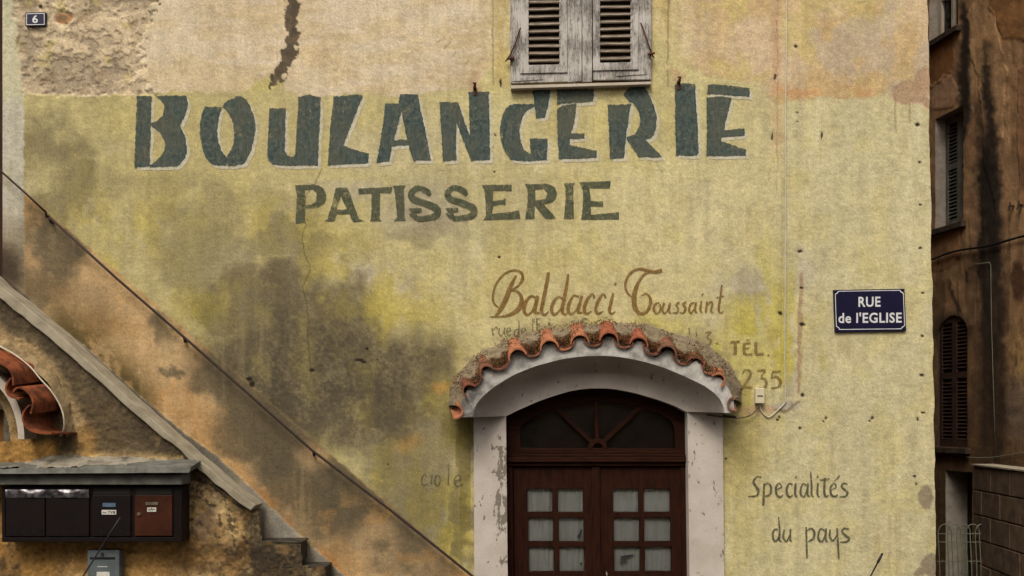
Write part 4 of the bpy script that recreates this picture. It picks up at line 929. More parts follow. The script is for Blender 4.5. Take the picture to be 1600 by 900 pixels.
# ------------------------------------------------------------------ staircase with its side wall
YW = -.30
stair = thing('outside_staircase', (-3, YW, .6), 'stained ochre side wall of an outside staircase with sloping pale concrete coping', 'staircase')
cop_t = [(-420, 84), (0, 446), (63, 496), (132, 558), (200, 621), (250, 666), (300, 709), (350, 752), (394, 787), (399, 791)]
cop_b = [(392, 799), (367, 781), (299, 725), (287, 709), (230, 663), (167, 607), (110, 556), (67, 520), (0, 467), (-420, 110)]
side_poly = [(-420, 106), (0, 463), (67, 516), (167, 603), (287, 705), (299, 721), (367, 777), (391, 793), (404, 800), (406, 822), (409, 846), (470, 850), (472, 884), (508, 886), (510, 922), (548, 924), (550, 960), (590, 962), (592, 998), (630, 1000), (631, 1250), (-420, 1250)]
def stair_paint(u, v):
    p = Paint(u, v, (0, 0, 0))
    mid, fin, px_ = p.n(40, 40, 501), p.n(13, 13, 511, 5, .62), p.n(5, 5, 521, 3)
    k = ss(.3, .7, mid)[:, None]
    p.C = np.array((198, 166, 116.)) * (1 - k) + np.array((172, 138, 90.)) * k
    p.lay((214, 186, 130), ss(.55, .75, p.n(26, 26, 531)) * .6)
    # weathered strip under the coping, wide at the top left
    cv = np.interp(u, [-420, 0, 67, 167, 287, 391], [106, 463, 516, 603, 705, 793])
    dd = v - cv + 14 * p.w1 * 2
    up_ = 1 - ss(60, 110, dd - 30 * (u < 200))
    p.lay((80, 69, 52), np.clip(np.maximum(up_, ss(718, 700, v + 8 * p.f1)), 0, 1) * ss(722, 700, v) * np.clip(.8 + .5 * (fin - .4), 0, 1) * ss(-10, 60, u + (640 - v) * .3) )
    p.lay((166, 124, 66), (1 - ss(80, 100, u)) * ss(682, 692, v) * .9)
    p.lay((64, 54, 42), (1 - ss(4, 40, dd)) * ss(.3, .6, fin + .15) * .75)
    p.lay((164, 138, 98), p.line([(-20, 518), (40, 545), (84, 582), (112, 630), (122, 670)], 13, 9, 8, 12) * .85)
    p.lay((188, 140, 76), p.blob(135, 690, 16, 26, 0, .7, 6) * .6)
    # dark tide: right of the boxes, bottom, and the step end
    edge_ = v - np.interp(u, [290, 330, 360, 392], [738, 752, 778, 800])
    p.lay((80, 66, 48), (1 - ss(2, 9, edge_ + 8 * p.f1)) * (u > 288) * (u < 400) * .85)
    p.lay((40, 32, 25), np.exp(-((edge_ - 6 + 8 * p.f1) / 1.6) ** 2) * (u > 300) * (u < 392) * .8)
    for b, a in [((392, 815, 16, 40), .95), ((440, 866, 50, 22), 1), ((380, 862, 50, 16), .9), ((330, 880, 60, 22), .7), ((300, 850, 30, 24), .5), ((430, 900, 50, 30), .85), ((275, 880, 24, 30), .5), ((290, 790, 12, 80), .5), ((10, 880, 12, 50), .6), ((120, 866, 60, 16), .3)]:
        p.lay((54, 44, 33), p.blob(*b, 0, .6, 16, 14) * a * (.35 + .9 * ss(.25, .7, fin)))
    p.lay((66, 56, 42), ss(388, 404, u + 5 * p.f1) * ss(838, 850, v + 4 * p.f2) * (.45 + .55 * ss(.3, .6, mid)))
    p.lay((84, 74, 54), ss(386, 392, u + 3 * p.f1) * (v > 790) * (v < 852) * (.5 + .5 * ss(.3, .7, p.n(3.5, 60, 561))))
    p.lay((128, 106, 88), p.blob(318, 820, 14, 34, 20, .6, 12, 8) * .7)
    p.lay((58, 46, 36), ss(.62, .74, p.n(7, 7, 541, 4)) * ss(285, 300, u) * .6)
    p.lay((170, 124, 66), ss(.5, .7, p.n(20, 20, 551)) * ss(720, 740, v) * .3)
    p.lay((190, 142, 78), p.blob(190, 870, 120, 50, 0, .6) * .6)
    p.mul(1 + .3 * (fin - .5) + .2 * (px_ - .5))
    p.d += .012 * (fin - .5) + .008 * (px_ - .5) - .006 * ss(2, 9, edge_ + 8 * p.f1) * (u > 288)
    return p
SW = (D + YW) / F
def stair_xyz(U, V): return np.stack([(U - 800) * SW, np.full(U.size, YW), ZC + (660 - V) * SW], 1), U, V, (0, -1, 0)
A2 = np.concatenate([np.arange(-420, -40, 20.0), np.arange(-40, 640, 1.7)])
B2 = np.concatenate([np.arange(100, 440, 10.0), np.arange(440, 930, 1.7), np.arange(930, 1251, 20.0)])
def arch_hole(u, v): return ((u + 70) / 86.0) ** 2 + ((v - 690) / 105.0) ** 2 < 1
grid('side_wall', A2, B2, stair_xyz, stair_paint, M['plaster_rough'], stair, lambda u, v: ~inside(u, v, side_poly) | (arch_hole(u, v) & (v < 690)) | ((abs(u + 70) < 72) & (v >= 1000)))
mb = MB(); mb.pprism([[(u + (-3 if u > 380 else 0), v + 3) for u, v in side_poly[:10]] + [(404, 850), (404, 1250), (6, 1250), (6, 640), (-420, 640)]], YW + .012, YW + .22)
mb.build('parapet_core', M['concrete_dark'], stair)
mb = MB()
nz_ = [random.uniform(-1.2, 1.2) for _ in range(80)]
tp = [tuple(p) for p in resample(cop_t, 60)]; bt = [tuple(p) for p in resample(cop_b, 60)]
mb.pprism([[(a, b_ + nz_[i]) for i, (a, b_) in enumerate(tp)] + [(a, b_ + nz_[i + 20] * 1.3) for i, (a, b_) in enumerate(bt)]], YW - .035, YW + .24)
mb.build('coping', M['concrete'], stair, bevel=.008)
steps_px = [(404, 471, 846), (404, 509, 885), (404, 550, 923), (404, 591, 961), (404, 631, 999)]
for k, (u0, u1, v) in enumerate(steps_px):
    mb = MB(); a = P(u0, v, YW); c = P(u1, v, YW)
    mb.box((a.x, YW + .006, a.z - .018), (c.x + .006, -.016, a.z)); mb.box((a.x, YW + .014, a.z - .17 - (.2 if k == 4 else 0)), (c.x - .006, -.016, a.z - .02))
    mb.build('step', M['step'], stair, bevel=.012)
for k in range(1, 12):                                   # steps behind the parapet
    mb = MB(); a = P(404 - 42 * k, 892 - 37 * k, YW); c = P(404 - 42 * (k - 1), 846, YW)
    mb.box((a.x - .3, YW + .225, a.z - .4), (c.x, -.016, a.z)); mb.build('step', M['concrete_dark'], stair)
# low doorway under the stairs: its white arch and tile hood
mb = MB(); pa = np.linspace(0, math.pi * .5, 22)
outl = [(-70 + 108 * math.cos(a) ** .8 if math.cos(a) > 0 else -70, 686 - 118 * math.sin(a)) for a in pa]; inl = [(-70 + 98 * math.cos(a) ** .8 if math.cos(a) > 0 else -70, 686 - 104 * math.sin(a)) for a in pa[::-1]]
mb.pprism([outl + inl], YW - .22, YW + .1); low = tag(mb.build('low_arch', M['white_plaster'], stair, smooth=False), 'pale arch of a low doorway under the stairs')
mb = MB(); mb.pprism([[(-150, 560), (8, 560), (8, 1240), (-150, 1240)]], YW + .15, YW + .2); mb.build('low_door', simple('ochre door recess', (150, 104, 54), (120, 82, 44), 6, .9), stair)
def profile_tile(prof, back, th, mat, parent):
    pr = [P(u, v, YW - .33) for u, v in spline(prof, 4)]; n = len(pr); off = []
    for i in range(n):
        t = pr[min(i + 1, n - 1)] - pr[max(i - 1, 0)]; off.append(pr[i] + Vector((-t.z, 0, t.x)).normalized() * th)
    mb = MB(); J = 6; vs = []
    for j in range(J):
        f = j / (J - 1); vs += [p + Vector(back) * f for p in pr] + [p + Vector(back) * f for p in off]
    fs = []
    for j in range(J - 1):
        for b0 in (0, n): fs += [(j * 2 * n + b0 + i, j * 2 * n + b0 + i + 1, (j + 1) * 2 * n + b0 + i + 1, (j + 1) * 2 * n + b0 + i) for i in range(n - 1)]
        for e in (0, n - 1): fs.append((j * 2 * n + e, j * 2 * n + n + e, (j + 1) * 2 * n + n + e, (j + 1) * 2 * n + e))
    for j in (0, J - 1): fs += [(j * 2 * n + i, j * 2 * n + i + 1, j * 2 * n + n + i + 1, j * 2 * n + n + i) for i in range(n - 1)]
    mb.add(vs, fs); mb.build('roof_tile', mat, parent)

profile_tile([(-60, 566), (-40, 552), (-15, 560), (2, 570), (13, 577), (18, 588), (19, 602)], (.085, .33, .045), .013, M['tile_low'], low)
profile_tile([(17, 592), (10, 606), (16, 618), (30, 622)], (.085, .33, .04), -.013, M['tile_low'], low)
profile_tile([(21, 613), (27, 607), (36, 609), (46, 618), (50, 630), (46, 646)], (.09, .33, .035), .013, M['tile_low'], low)
profile_tile([(46, 634), (37, 646), (38, 660), (48, 671), (66, 676), (80, 676)], (.07, .33, .0), -.013, M['tile_low'], low)
mb = MB(); q = spline([(-60, 508, -.12), (0, 541, -.14), (26, 556, -.14), (48, 574, -.14), (63, 592, -.14), (80, 611, -.14), (94, 634, -.12), (100, 655, -.12), (99, 674, -.08), (94, 681, -.01)], 5)
mb.tube([P(a, b_, YW + y) for a, b_, y in q], .0065, 6)
tag(mb.build('cable', M['cable_white'], smooth=True), 'white cable curving round the small tile hood at the left edge', 'cable')
mb = MB(); rows = [[], [], []]
for i, (a, b_) in enumerate(resample([(-60, 510), (10, 536), (50, 560), (85, 592), (104, 630), (112, 676)], 40)):
    w_ = random.uniform(-2, 2); rows[0].append(P(a + 4 + w_, b_ - 3 + w_, YW - .004)); rows[1].append(P(a + 1, b_ - 0 + w_, YW - .03)); rows[2].append(P(a - 8, b_ + 8, YW - .09))
mb.add([p for r_ in rows for p in r_], [(j * 40 + i, j * 40 + i + 1, (j + 1) * 40 + i + 1, (j + 1) * 40 + i) for j in range(2) for i in range(39)])
mb.build('mortar', M['tan_mortar'], low)

# stone shelf over the letter boxes
c = P(140, 758, YW)
sh = thing('stone_ledge', (c.x, YW - .15, c.z), 'rough slate and mortar ledge built over the row of letter boxes', 'ledge')
mb = MB(); mb.pbox(-70, 741, 284, 757.6, YW - .24, YW + .0); mb.build('beam', M['slate'], sh, bevel=.006)
for a, c_, t, bt in ((-72, 66, 732, 741), (60, 131, 731, 740), (126, 211, 729, 739.6), (206, 296, 727.5, 739)):
    mb = MB(); loop = [P(a, bt, YW - .3), P(c_, bt - .4, YW - .3), P(c_ + 3, t + 2, YW - .29), P(c_ - 4, t, YW - .28), P(a - 3, t + .6, YW - .28)]
    mb.prism([loop], (0, .26, .04)); mb.build('slate_slab', M['slate'], sh, bevel=.004)
mb = MB(); rows = [[], [], [], []]
for i in range(90):
    a = -72 + 371 * i / 89; f1 = fbm(np.array([i / 9.0]), np.array([.3]), 700)[0] - .5; f2 = fbm(np.array([i / 3.0]), np.array([.7]), 720)[0] - .5
    vt = float(np.interp(a, [-72, 20, 60, 95, 289, 299], [726, 724, 716, 711, 716, 727]))
    rows[0].append(P(a, vt + 5 * f1 + 4 * f2, YW + .0)); rows[1].append(P(a, vt + 3 + 6 * f2, YW - .06)); rows[2].append(P(a, vt + 9 + 8 * f1 - 8 * f2, YW - .16)); rows[3].append(P(a, 733 + 14 * f2 + 6 * f1, YW - .275 + .06 * f1))
mb.add([p for r_ in rows for p in r_], [(j * 90 + i, j * 90 + i + 1, (j + 1) * 90 + i + 1, (j + 1) * 90 + i) for j in range(3) for i in range(89)])
mb.build('mortar', simple('pale rough mortar', (150, 140, 122), (84, 76, 62), 8, .95, .008, 36, .45, .68), sh, smooth=True)
# letter boxes
c = P(144, 848, YW - .2)
mbx = thing('letter_box_row', (c.x, YW - .12, c.z), 'row of four dark brown letter boxes in one case under the stone ledge', 'letter box')
yf = YW - .2
mb = MB(); mb.pbox(3, 759.5, 285, 847, yf + .012, YW + .0); mb.build('case', M['box_dark'], mbx, bevel=.004)
mb = MB(); mb.pbox(274, 762, 284, 842, yf + .002, yf + .011); mb.pbox(3, 759.5, 8, 846, yf + .004, yf + .011); mb.pbox(3, 840, 284, 846.6, yf + .003, yf + .011); mb.build('trim', M['box_dark'], mbx, bevel=.002)
for k, (a, c_, t, bt, m) in enumerate(((9, 70, 770, 838, 'box_dark'), (72, 139, 770, 838, 'box_dark'), (144, 204, 774, 838, 'box_dark'), (210.5, 269, 774, 837.5, 'box_red'))):
    mb = MB(); mb.pprism([[(a, t), (c_, t), (c_, bt), (a, bt)]], yf - .004, yf + .0115)
    d = mb.build('door', M[m], mbx, bevel=.003)
    if k == 3: tag(d, 'red brown letter box door with round lock')
    mb = MB(); mb.pbox(a + 2, 762.5, c_ - 1, t - 1.2, yf + .009, yf + .0118); mb.build('slot', M['void'], d)
    mb = MB(); hx = {0: (23, 38, 54), 1: (88, 104, 119), 2: (159, 174, 188.5), 3: (224, 240, 254)}[k]
    for h in hx:
        mb = MB(); p = P(h, 830 if k < 3 else 829.5, yf); mb.tube([p + Vector((0, -.0046, 0)), p + Vector((0, -.0062, 0))], .0075, 10)
        mb.build('vent_hole', M['black'], d)
    if k == 2:
        mb = MB(); mb.pbox(160, 785.8, 180.5, 792, yf - .0075, yf - .0042); mb.build('name_slip', M['paper_blue'], d)
        mb = MB(); mb.pbox(158.8, 796.8, 181.5, 804, yf - .0075, yf - .0042); mb.build('name_label', M['paper'], d)
        text_obj('lettering', 'no', (160.5, 799.4, 165.5, 802.4), yf - .0082, M['ink'], d, .02); text_obj('lettering', '7V8', (169, 798.4, 180, 803), yf - .0082, M['ink'], d, .02)
    if k == 3:
        mb = MB(); mb.pbox(227.5, 784.5, 246.5, 789, yf - .0075, yf - .0042); mb.build('name_holder', M['brass'], d)
        mb = MB(); mb.pbox(230, 793, 244, 799.6, yf - .0075, yf - .0042); mb.build('name_label', M['paper'], d)
        mb = MB(); stroke(mb, [(231.5, 797, 1), (233, 795.4, 1), (234, 797.4, 1), (236, 795.5, 1), (237, 794.2, 1), (238, 797.5, 1), (240, 795.4, 1), (242.5, 796.8, 1)], yf - .0082); mb.build('scribble', M['ink'], d)
        mb = MB(); p = P(217.5, 803, yf); mb.tube([p + Vector((0, -.004, 0)), p + Vector((0, -.014, 0))], .014, 14); mb.build('lock', M['brass'], d)
    if k < 2:
        mb = MB(); ni = 30; vs = []
        u0, u1 = ((8.5, 70), (70.5, 139))[k]
        for j in range(7):
            for i in range(ni):
                f = i / (ni - 1); p = P(u0 + (u1 - u0) * f, 765 + 12.6 * j / 6, yf - .012)
                vs.append((p.x, p.y - .006 * math.sin(j * .6 + .8 * math.sin(f * 7 + k)) + .0012 * random.uniform(-1, 1), p.z))
        mb.add(vs, [(j * ni + i, j * ni + i + 1, (j + 1) * ni + i + 1, (j + 1) * ni + i) for j in range(6) for i in range(ni - 1)])
        tag(mb.build('plastic_strip', M['foil'], d, smooth=True), 'shiny crumpled clear plastic taped over the slot')
c = P(161, 930, YW - .12)
gb = thing('letter_box', (c.x, YW - .06, c.z), 'small blue grey metal letter box hanging below the dark row', 'letter box')
mb = MB(); mb.pbox(136.5, 860, 186.5, 935, YW - .12, YW - .003); mb.build('case', M['box_grey'], gb, bevel=.005)
mb = MB(); mb.pbox(140.5, 870.5, 180, 874.2, YW - .1215, YW - .118); mb.build('slot', M['black'], gb)
mb = MB(); mb.pbox(151, 893.5, 171, 915, YW - .1225, YW - .119); mb.build('name_label', M['paper'], gb)
mb = MB(); mb.pbox(152, 885, 168, 886, YW - .1225, YW - .119); mb.build('label_line', M['paper'], gb)
mb = MB(); p = P(160, 866, YW - .12); mb.tube([p, p + Vector((0, -.008, 0))], .013, 14); mb.build('lock', M['iron'], gb)

# ------------------------------------------------------------------ alley: the tall house on its far side
KD = .175; NRM = math.hypot(1, KD)
alley = thing('alley_house', (5.4, 3.2, 0), 'tall shaded ochre house along the alley with black water stains and shutters', 'building')
def RW(u, v, off=0.0):
    k = (u - 800) / F; zd_ = (7.1 - off * NRM) / (k + KD); return Vector((k * zd_, zd_ - D, ZC + (660 - v) * zd_ / F))
def RP(zd_, z, off=0.0): return Vector((7.1 - off * NRM - KD * zd_, zd_ - D, z))
def uz(u): return 7.1 / ((u - 800) / F + KD)
def alley_paint(u, v):
    p = Paint(u, v, (0, 0, 0))
    mid, fin, stk = p.n(40, 60, 601), p.n(11, 14, 611), p.n(9, 120, 621)
    k = ss(.3, .7, mid)[:, None]
    p.C = np.array((180, 141, 102.)) * (1 - k) + np.array((156, 120, 86.)) * k
    p.lay((178, 138, 96), ss(.5, .72, p.n(30, 70, 631)) * .6)
    ju, jv = u + 5 * p.f1 + 6 * p.w1, v + 5 * p.f2 + 6 * p.w2
    def patch(c, poly, a):
        m = inside(ju, jv, poly); p.lay(c, m * a); p.d += m * .006
    patch((152, 104, 60), [(1400, 40), (1490, 40), (1490, 95), (1486, 112), (1462, 132), (1440, 150), (1400, 150)], .85)
    patch((196, 156, 120), [(1400, 124), (1452, 120), (1456, 132), (1472, 119), (1486, 116), (1490, 124), (1498, 146), (1488, 166), (1400, 182)], .85)
    patch((140, 98, 58), [(1544, -80), (1548, 18), (1556, 30), (1566, 62), (1578, 60), (1640, 66), (1640, -80)], .8)
    patch((150, 108, 74), [(1590, 110), (1600, 100), (1640, 100), (1640, 330), (1592, 320), (1588, 200)], .6)
    patch((206, 166, 118), [(1512, 20), (1542, -20), (1562, 60), (1574, 110), (1562, 240), (1556, 330), (1536, 260), (1530, 120), (1516, 90)], .45)
    patch((170, 124, 82), [(1440, 372), (1500, 350), (1504, 400), (1484, 420), (1440, 430)], .5)
    p.lay((200, 170, 136), p.line([(1516, 60), (1514, 110), (1518, 170)], [2, 3, 4], 3, 4, 8) * ss(.4, .6, fin) * .8)
    s1 = p.line([(1503, 8), (1507, 30), (1508, 80), (1505, 120), (1507, 180), (1500, 230)], [3, 6, 8, 9, 9, 4], 5, 3, 6)
    s2 = p.line([(1543, 70), (1543, 110), (1546, 180), (1546, 260), (1549, 380), (1550, 470), (1553, 700)], [2, 5, 8, 14, 17, 19, 20], 8, 5, 8)
    s3 = p.line([(1524, 170), (1530, 260), (1534, 330), (1538, 420)], [3, 8, 10, 12], 9, 6, 10)
    p.lay((46, 38, 32), np.clip(s1 * .9 + s2 * .9 + s3 * .6, 0, .95))
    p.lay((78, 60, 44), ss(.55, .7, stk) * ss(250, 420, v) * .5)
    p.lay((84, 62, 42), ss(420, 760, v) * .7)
    p.lay((96, 66, 46), p.blob(1592, 440, 11, 32, 0, .2, 5, 5) * .9)
    p.lay((186, 150, 92), p.blob(1594, 560, 12, 70, 0, .4, 6, 10) * .7 * ss(.3, .6, p.n(4, 8, 641)))
    p.lay((120, 104, 88), p.blob(1594, 640, 26, 50, 0, .3, 6, 6) * .6)
    p.lay((54, 42, 34), p.line([(1482, 440), (1492, 470), (1500, 485)], 2.4, 3, 0, 6) * .7 + p.line([(1510, 425), (1511, 440)], 2, 2) * .7)
    p.lay((50, 40, 32), p.blob(1488, 520, 26, 36, 0, .3, 4) * .6)
    p.mul(1 + .3 * (fin - .5) + .22 * (stk - .5)); p.d += .006 * (fin - .5)
    return p
def alley_xyz(Zd, V):
    z = V; x = 7.1 - KD * Zd; u = 800 + x / Zd * F; v = 660 - (z - ZC) * F / Zd
    return np.stack([x, Zd - D, z], 1), u, v, (-1 / NRM, -KD / NRM, 0)
wins = dict(w1=(uz(1497), uz(1452), 6.72, 8.1), w2=(uz(1505), uz(1461.5), 4.53, 5.80), w3=(uz(1512), uz(1466), 2.03, 3.50), w4=(uz(1519), uz(1478), .3, 1.76))
ZA = np.concatenate([np.arange(9.0, 10.9, .12), np.arange(10.9, 12.95, .011), np.arange(13, 20.1, .5)])
ZB = np.concatenate([np.arange(-.05, .3, .1), np.arange(.3, 7.6, .016), np.arange(7.6, 11.01, .25)])
# the hole test needs plane coordinates, so recompute them from u, v
def alley_kill(u, v):
    zd_ = 7.1 / ((u - 800) / F + KD); z = ZC + (660 - v) * zd_ / F; r = np.zeros(u.size, bool)
    for nm, (a, c_, z0, z1_) in wins.items():
        if nm == 'w3':
            mid = (a + c_) / 2; hw = (c_ - a) / 2; top = z1_ - .22 + .22 * np.sqrt(np.clip(1 - ((zd_ - mid) / hw) ** 2, 0, 1)); r |= (zd_ > a) & (zd_ < c_) & (z > z0) & (z < top)
        else: r |= (zd_ > a) & (zd_ < c_) & (z > z0) & (z < z1_)
    return r
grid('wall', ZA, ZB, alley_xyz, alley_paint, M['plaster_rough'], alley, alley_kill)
mb = MB(); q = [RP(9, -.1), RP(20, -.1), RP(20, -.1) + Vector((5, .9, 0)), RP(9, -.1) + Vector((5, .9, 0))]
n_ = len(q); mb.add(q + [p + Vector((0, 0, 11.1)) for p in q], [(1, 2, 6, 5), (2, 3, 7, 6), (3, 0, 4, 7), (4, 5, 6, 7)]); mb.build('body', M['body_wall'], alley)
def reveal(nm, dep, m, parent, name='reveal'):
    a, c_, z0, z1_ = wins[nm]; e = .012; mb = MB()
    o_ = [RP(a - e, z0 - e, -.004), RP(c_ + e, z0 - e, -.004), RP(c_ + e, z1_ + e, -.004), RP(a - e, z1_ + e, -.004)]
    f = -dep; i_ = [RP(a, z0, f), RP(c_, z0, f), RP(c_, z1_, f), RP(a, z1_, f)]
    mb.add(o_ + i_, [(0, 1, 5, 4), (1, 2, 6, 5), (2, 3, 7, 6), (3, 0, 4, 7)]); return mb.build(name, m, parent)
def rbox(mb, za, zb, z0, z1_, o0, o1):
    q = [RP(za, z0, o0), RP(zb, z0, o0), RP(zb, z0, o1), RP(za, z0, o1), RP(za, z1_, o0), RP(zb, z1_, o0), RP(zb, z1_, o1), RP(za, z1_, o1)]
    mb.add(q, [(0, 1, 2, 3), (4, 5, 6, 7), (0, 1, 5, 4), (1, 2, 6, 5), (2, 3, 7, 6), (3, 0, 4, 7)])
for nm, lab in (('w1', 'white framed window at the top of the alley house'), ('w2', 'window with grey louvred shutters'), ('w3', 'arched window closed by dark brown shutters'), ('w4', 'low niche like doorway')):
    a, c_, z0, z1_ = wins[nm]; dep = {'w1': .15, 'w2': .15, 'w3': .05, 'w4': .22}[nm]; wd = c_ - a
    mb = MB(); rbox(mb, a - .03, c_ + .03, z0 - .03, z1_ + .03, -dep - .05, -dep - .02)
    wo = tag(mb.build('window' if nm != 'w4' else 'doorway', M['void'], alley), lab)
    reveal(nm, dep + .02, M['alley_pale'] if nm in ('w1', 'w2') else (M['stone_dark'] if nm == 'w3' else M['alley_pale']), wo)
    if nm != 'w4':
        mb = MB(); rbox(mb, a - .06, c_ + .06, z0 - .075, z0 - .012, -.02, .06); mb.build('window_sill', M['stone_dark'], wo, bevel=.004)
    if nm == 'w1':
        mb = MB(); t = .07
        for x0, x1, y0, y1 in ((a, a + t, z0, z1_), (c_ - t, c_, z0, z1_), (a + t, c_ - t, z0, z0 + .06), (a + t, c_ - t, z0 + .46, z0 + .49), ((a + c_) / 2 - .02, (a + c_) / 2 + .02, z0 + .06, z1_)): rbox(mb, x0, x1, y0, y1, -dep + .0, -dep + .05)
        mb.build('frame', M['white_plaster'], wo); mb = MB(); rbox(mb, a + .02, c_ - .02, z0 + .02, z1_, -dep + .01, -dep + .016); mb.build('pane', M['glass'], wo)
    if nm in ('w2', 'w3'):
        m = M['shutter_grey'] if nm == 'w2' else M['shutter_brown']; mb = MB(); hw = wd / 2
        for s0 in (a, a + hw):
            s1_ = s0 + hw - .006; r0 = .045
            for x0, x1, y0, y1 in ((s0, s0 + r0, z0, z1_), (s1_ - r0, s1_, z0, z1_), (s0 + r0, s1_ - r0, z0, z0 + .07), (s0 + r0, s1_ - r0, z0 + (z1_ - z0) * .52, z0 + (z1_ - z0) * .52 + .07), (s0 + r0, s1_ - r0, z1_ - .08, z1_)): rbox(mb, x0, x1, y0, y1, -dep + .0, -dep + .035)
            z = z0 + .09
            while z < z1_ - .09:
                c0 = RP(s0 + r0, z, -dep + .015); c1 = RP(s1_ - r0, z, -dep + .015); ax_ = (c1 - c0) / 2; nn = Vector((-1, -KD, 0)).normalized()
                if abs(z - z0 - (z1_ - z0) * .52 - .035) > .05: mb.obox((c0 + c1) / 2, ax_, nn * .014 + Vector((0, 0, -.013)), (nn * .5 + Vector((0, 0, .5))) * .007)
                z += .042
        mb.build('shutter', m, wo)
# things on that wall
mb = MB(); mb.tube([RW(a, b_, .03) for a, b_ in spline([(1440, 410), (1460, 404), (1480, 396), (1500, 391), (1520, 388), (1540, 385), (1560, 380), (1580, 374), (1620, 364), (1700, 350)], 3)], .012, 6)
tag(mb.build('cable', M['black'], smooth=True), 'thick black cable sagging along the alley house wall', 'cable')
mb = MB(); mb.tube([RW(1513, 414, .015), RW(1546, 410, .015), RW(1548, 414, .015), RW(1549, 500, .015), RW(1552, 600, .015), RW(1556, 722, .015)], .004, 6)
tag(mb.build('wire', M['wire'], smooth=True), 'thin grey wire running down the black water stain', 'wire')
mb = MB(); mb.tube([RW(a, b_, .02) for a, b_ in spline([(1448, 700), (1470, 706), (1510, 714), (1545, 715), (1580, 710), (1640, 700)], 4)], .0045, 6)
tag(mb.build('wire', M['wire'], smooth=True), 'pale wire slung low across the alley just above the block wall', 'wire')
for i, (u, v) in enumerate(((1584, 322), (1598, 320))):
    mb = MB(); p = RW(u, v); mb.tube([p + Vector((.02, 0, 0)), p + Vector((-.05, -.01, .0)), p + Vector((-.06, -.01, -.05))], .012); mb.tube([p + Vector((-.045, -.01, .04)), p + Vector((-.045, -.01, -.045))], .008)
    tag(mb.build('iron_bracket', M['iron']), ('small dark iron bracket on the alley house, the left of two', 'small dark iron bracket on the alley house at the frame edge')[i], 'bracket', 'iron brackets on the alley house')

# block garden wall
def BW(zd_, z, o=0.0): return Vector((3.535 + .094 * zd_ + o, zd_ - D, z))
bwall = thing('block_wall', (4.5, 1.2, 0), 'low garden wall of bare grey brown concrete blocks in the alley', 'wall')
mb = MB(); q = [BW(10.8, -.05, .012), BW(8, -.05, .012), BW(8, -.05, .2), BW(10.8, -.05, .2)]; mb.add(q + [p + Vector((0, 0, 1.925)) for p in q], [(0, 1, 5, 4), (1, 2, 6, 5), (2, 3, 7, 6), (3, 0, 4, 7), (4, 5, 6, 7), (3, 2, 1, 0)]); mb.build('joint_core', M['block_joint'], bwall)
mb = MB(); rb = random.Random(5)
for cidx in range(8):
    z1_ = 1.868 - .238 * cidx; z0 = z1_ - .226; x = 10.8 - (.27 if cidx % 2 else 0); first = 10.8
    edges = [10.8] + [e for e in np.arange(10.8 - (.25 if cidx % 2 else .5), 8.0, -.5)] + [8.0]
    for e0, e1 in zip(edges[:-1], edges[1:]):
        o = rb.uniform(-.004, .004); q = [BW(e0 - .006, z0, o), BW(e1 + .006, z0, o), BW(e1 + .006, z1_, o), BW(e0 - .006, z1_, o)]; q2 = [p + Vector((.2, 0, 0)) for p in q]
        mb.add(q + q2, [(0, 1, 2, 3), (0, 4, 5, 1), (1, 5, 6, 2), (2, 6, 7, 3), (3, 7, 4, 0)])
mb.build('block_courses', M['block'], bwall, bevel=.006)
mb = MB(); q = [BW(10.82, 1.876, -.012), BW(8, 1.876, -.012), BW(8, 1.876, .215), BW(10.82, 1.876, .215)]; mb.add(q + [p + Vector((0, 0, .014)) for p in q], [(0, 1, 5, 4), (1, 2, 6, 5), (2, 3, 7, 6), (3, 0, 4, 7), (4, 5, 6, 7), (3, 2, 1, 0)]); mb.build('mortar_cap', M['concrete'], bwall)
# hooped wire garden fence
yfz = 1.55; c = P(1490, 900, yfz)
fen = thing('wire_fence', (c.x, yfz, 0), 'hoop topped plastic coated wire garden fence standing in the alley', 'fence')
for k in range(5):
    u0 = 1466 + 14.5 * k; mb = MB(); pts = []
    pts.append(Vector((P(u0 + 6, 0, yfz).x, yfz, 0)))
    pts += [P(u0 + 2, 880, yfz), P(u0, 840, yfz)] + [P(u0 + 10.5 - 10.5 * math.cos(a), 832 - 13 * math.sin(a), yfz + .004 * (k % 2)) for a in np.linspace(0.1, math.pi - .1, 9)] + [P(u0 + 21, 840, yfz), P(u0 + 23, 880, yfz), Vector((P(u0 + 27, 0, yfz).x, yfz, 0))]
    mb.tube(pts, .0055, 6); mb.build('hoop', M['wire'], fen, smooth=True)
for v in (834, 847, 877, 905):
    mb = MB(); mb.tube([P(1464, v, yfz + .01), P(1548, v, yfz + .01)], .0045, 6); mb.build('cross_wire', M['wire'], fen)

# ------------------------------------------------------------------ unseen house added behind the camera to shade the lower wall
op = thing('added_shading_house', (0, -15, 0), 'plain ochre house added unseen behind the viewpoint to shade the lower wall', 'building')
mb = MB(); mb.box((-16, -20, -.05), (16, -15, 8.6)); mb.build('wall', M['body_wall'], op)
mb = MB(); mb.box((-16.4, -20.3, 8.604), (16.4, -14.6, 8.9)); mb.build('roof', M['roof'], op)
mb = MB()
for i in range(-3, 4):
    for z in (1.2, 4.4): mb = MB(); mb.box((i * 4.2 - .55, -14.99, z), (i * 4.2 + .55, -14.93, z + 1.7)); mb.build('shutter', M['shutter_brown'], op)

# ------------------------------------------------------------------ neighbour at the far left
nb = thing('neighbouring_house', (-6.4, 1, 0), 'house wall coloured dark brown for shade, showing as a sliver at the left edge', 'building')
mb = MB(); mb.box((-9, .35, -.05), (xl - .01, 5, 10)); mb.build('wall', M['neighbour'], nb)
mb = MB(); mb.box((-9.2, .2, 10.01), (xl - .012, 5.2, 10.3)); mb.build('roof', M['roof'], nb)

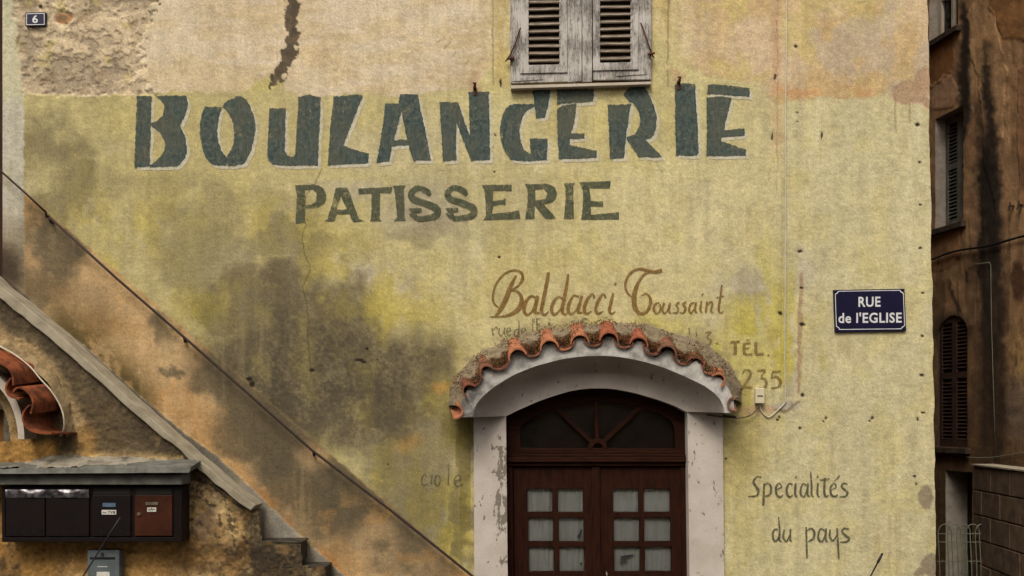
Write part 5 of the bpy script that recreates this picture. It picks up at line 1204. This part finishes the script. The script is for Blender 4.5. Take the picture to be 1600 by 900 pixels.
# ------------------------------------------------------------------ two parked cars: only their aerials rise into the picture
def make_car(cx, cy, mat, base_uv, tip_uv, y_a, label, thick):
    root = thing('parked_car', (cx, cy, 0), label, 'car', 'parked cars below the frame')
    secs = [(-2.0, .35, .62, .62), (-1.95, .3, .78, .7), (-1.2, .28, .9, .76), (-.75, .28, .95, .78), (0, .28, .95, .8), (.9, .28, .95, .8), (1.7, .28, .93, .78), (2.0, .33, .85, .7)]
    mb = MB(); vs = []
    for x, z0, z1_, hw in secs: vs += [(cx + x, cy - hw, z0), (cx + x, cy - hw, z1_ - .08), (cx + x, cy - hw + .07, z1_), (cx + x, cy + hw - .07, z1_), (cx + x, cy + hw, z1_ - .08), (cx + x, cy + hw, z0)]
    fs = [(i * 6 + k, i * 6 + (k + 1) % 6, (i + 1) * 6 + (k + 1) % 6, (i + 1) * 6 + k) for i in range(len(secs) - 1) for k in range(6)] + [tuple(range(6)), tuple(range(42, 48))]
    mb.add(vs, fs); mb.build('body', mat, root, bevel=.03)
    mb = MB(); lo = [(-.85, -.7), (1.75, -.7), (1.75, .7), (-.85, .7)]; hi = [(-.25, -.56), (1.35, -.56), (1.35, .56), (-.25, .56)]
    mb.add([(cx + a, cy + b_, .93) for a, b_ in lo] + [(cx + a, cy + b_, 1.33) for a, b_ in hi], [(0, 1, 5, 4), (1, 2, 6, 5), (2, 3, 7, 6), (3, 0, 4, 7)]); mb.build('window', M['black'], root)
    mb = MB(); mb.add([(cx + a, cy + b_, 1.325) for a, b_ in hi] + [(cx + a * .96, cy + b_ * .9, 1.38) for a, b_ in hi], [(0, 1, 5, 4), (1, 2, 6, 5), (2, 3, 7, 6), (3, 0, 4, 7), (4, 5, 6, 7), (3, 2, 1, 0)]); mb.build('roof', mat, root, bevel=.02)
    for sx in (-1.25, 1.25):
        for sy in (-1, 1):
            mb = MB(); yy = cy + sy * .66; mb.tube([(cx + sx, yy - .09, .31), (cx + sx, yy + .09, .31)], .31, 20); mb.build('wheel', M['tyre'], root)
    b_, t_ = P(*base_uv, y_a), P(*tip_uv, y_a); d = t_ - b_
    mb = MB(); mb.tube([b_ - Vector((0, 0, .06)), b_ + Vector((0, 0, .01)), b_ + d * .1, b_ + d * .72, b_ + d * .75, b_ + d], [.016, .014, .0045, .0042, thick, thick * .9]); mb.build('aerial', M['black'], root, smooth=True)
make_car(.98, -3.0, M['car_grey'], (1350, 920), (1379, 864.5), -3.0, 'parked car below the frame, only its black whip aerial visible at lower right', .0075)
make_car(-3.35, -3.0, M['car_blue'], (118, 919), (188, 808.5), -3.0, 'parked car below the frame, only its thin aerial visible before the letter boxes', .0052)
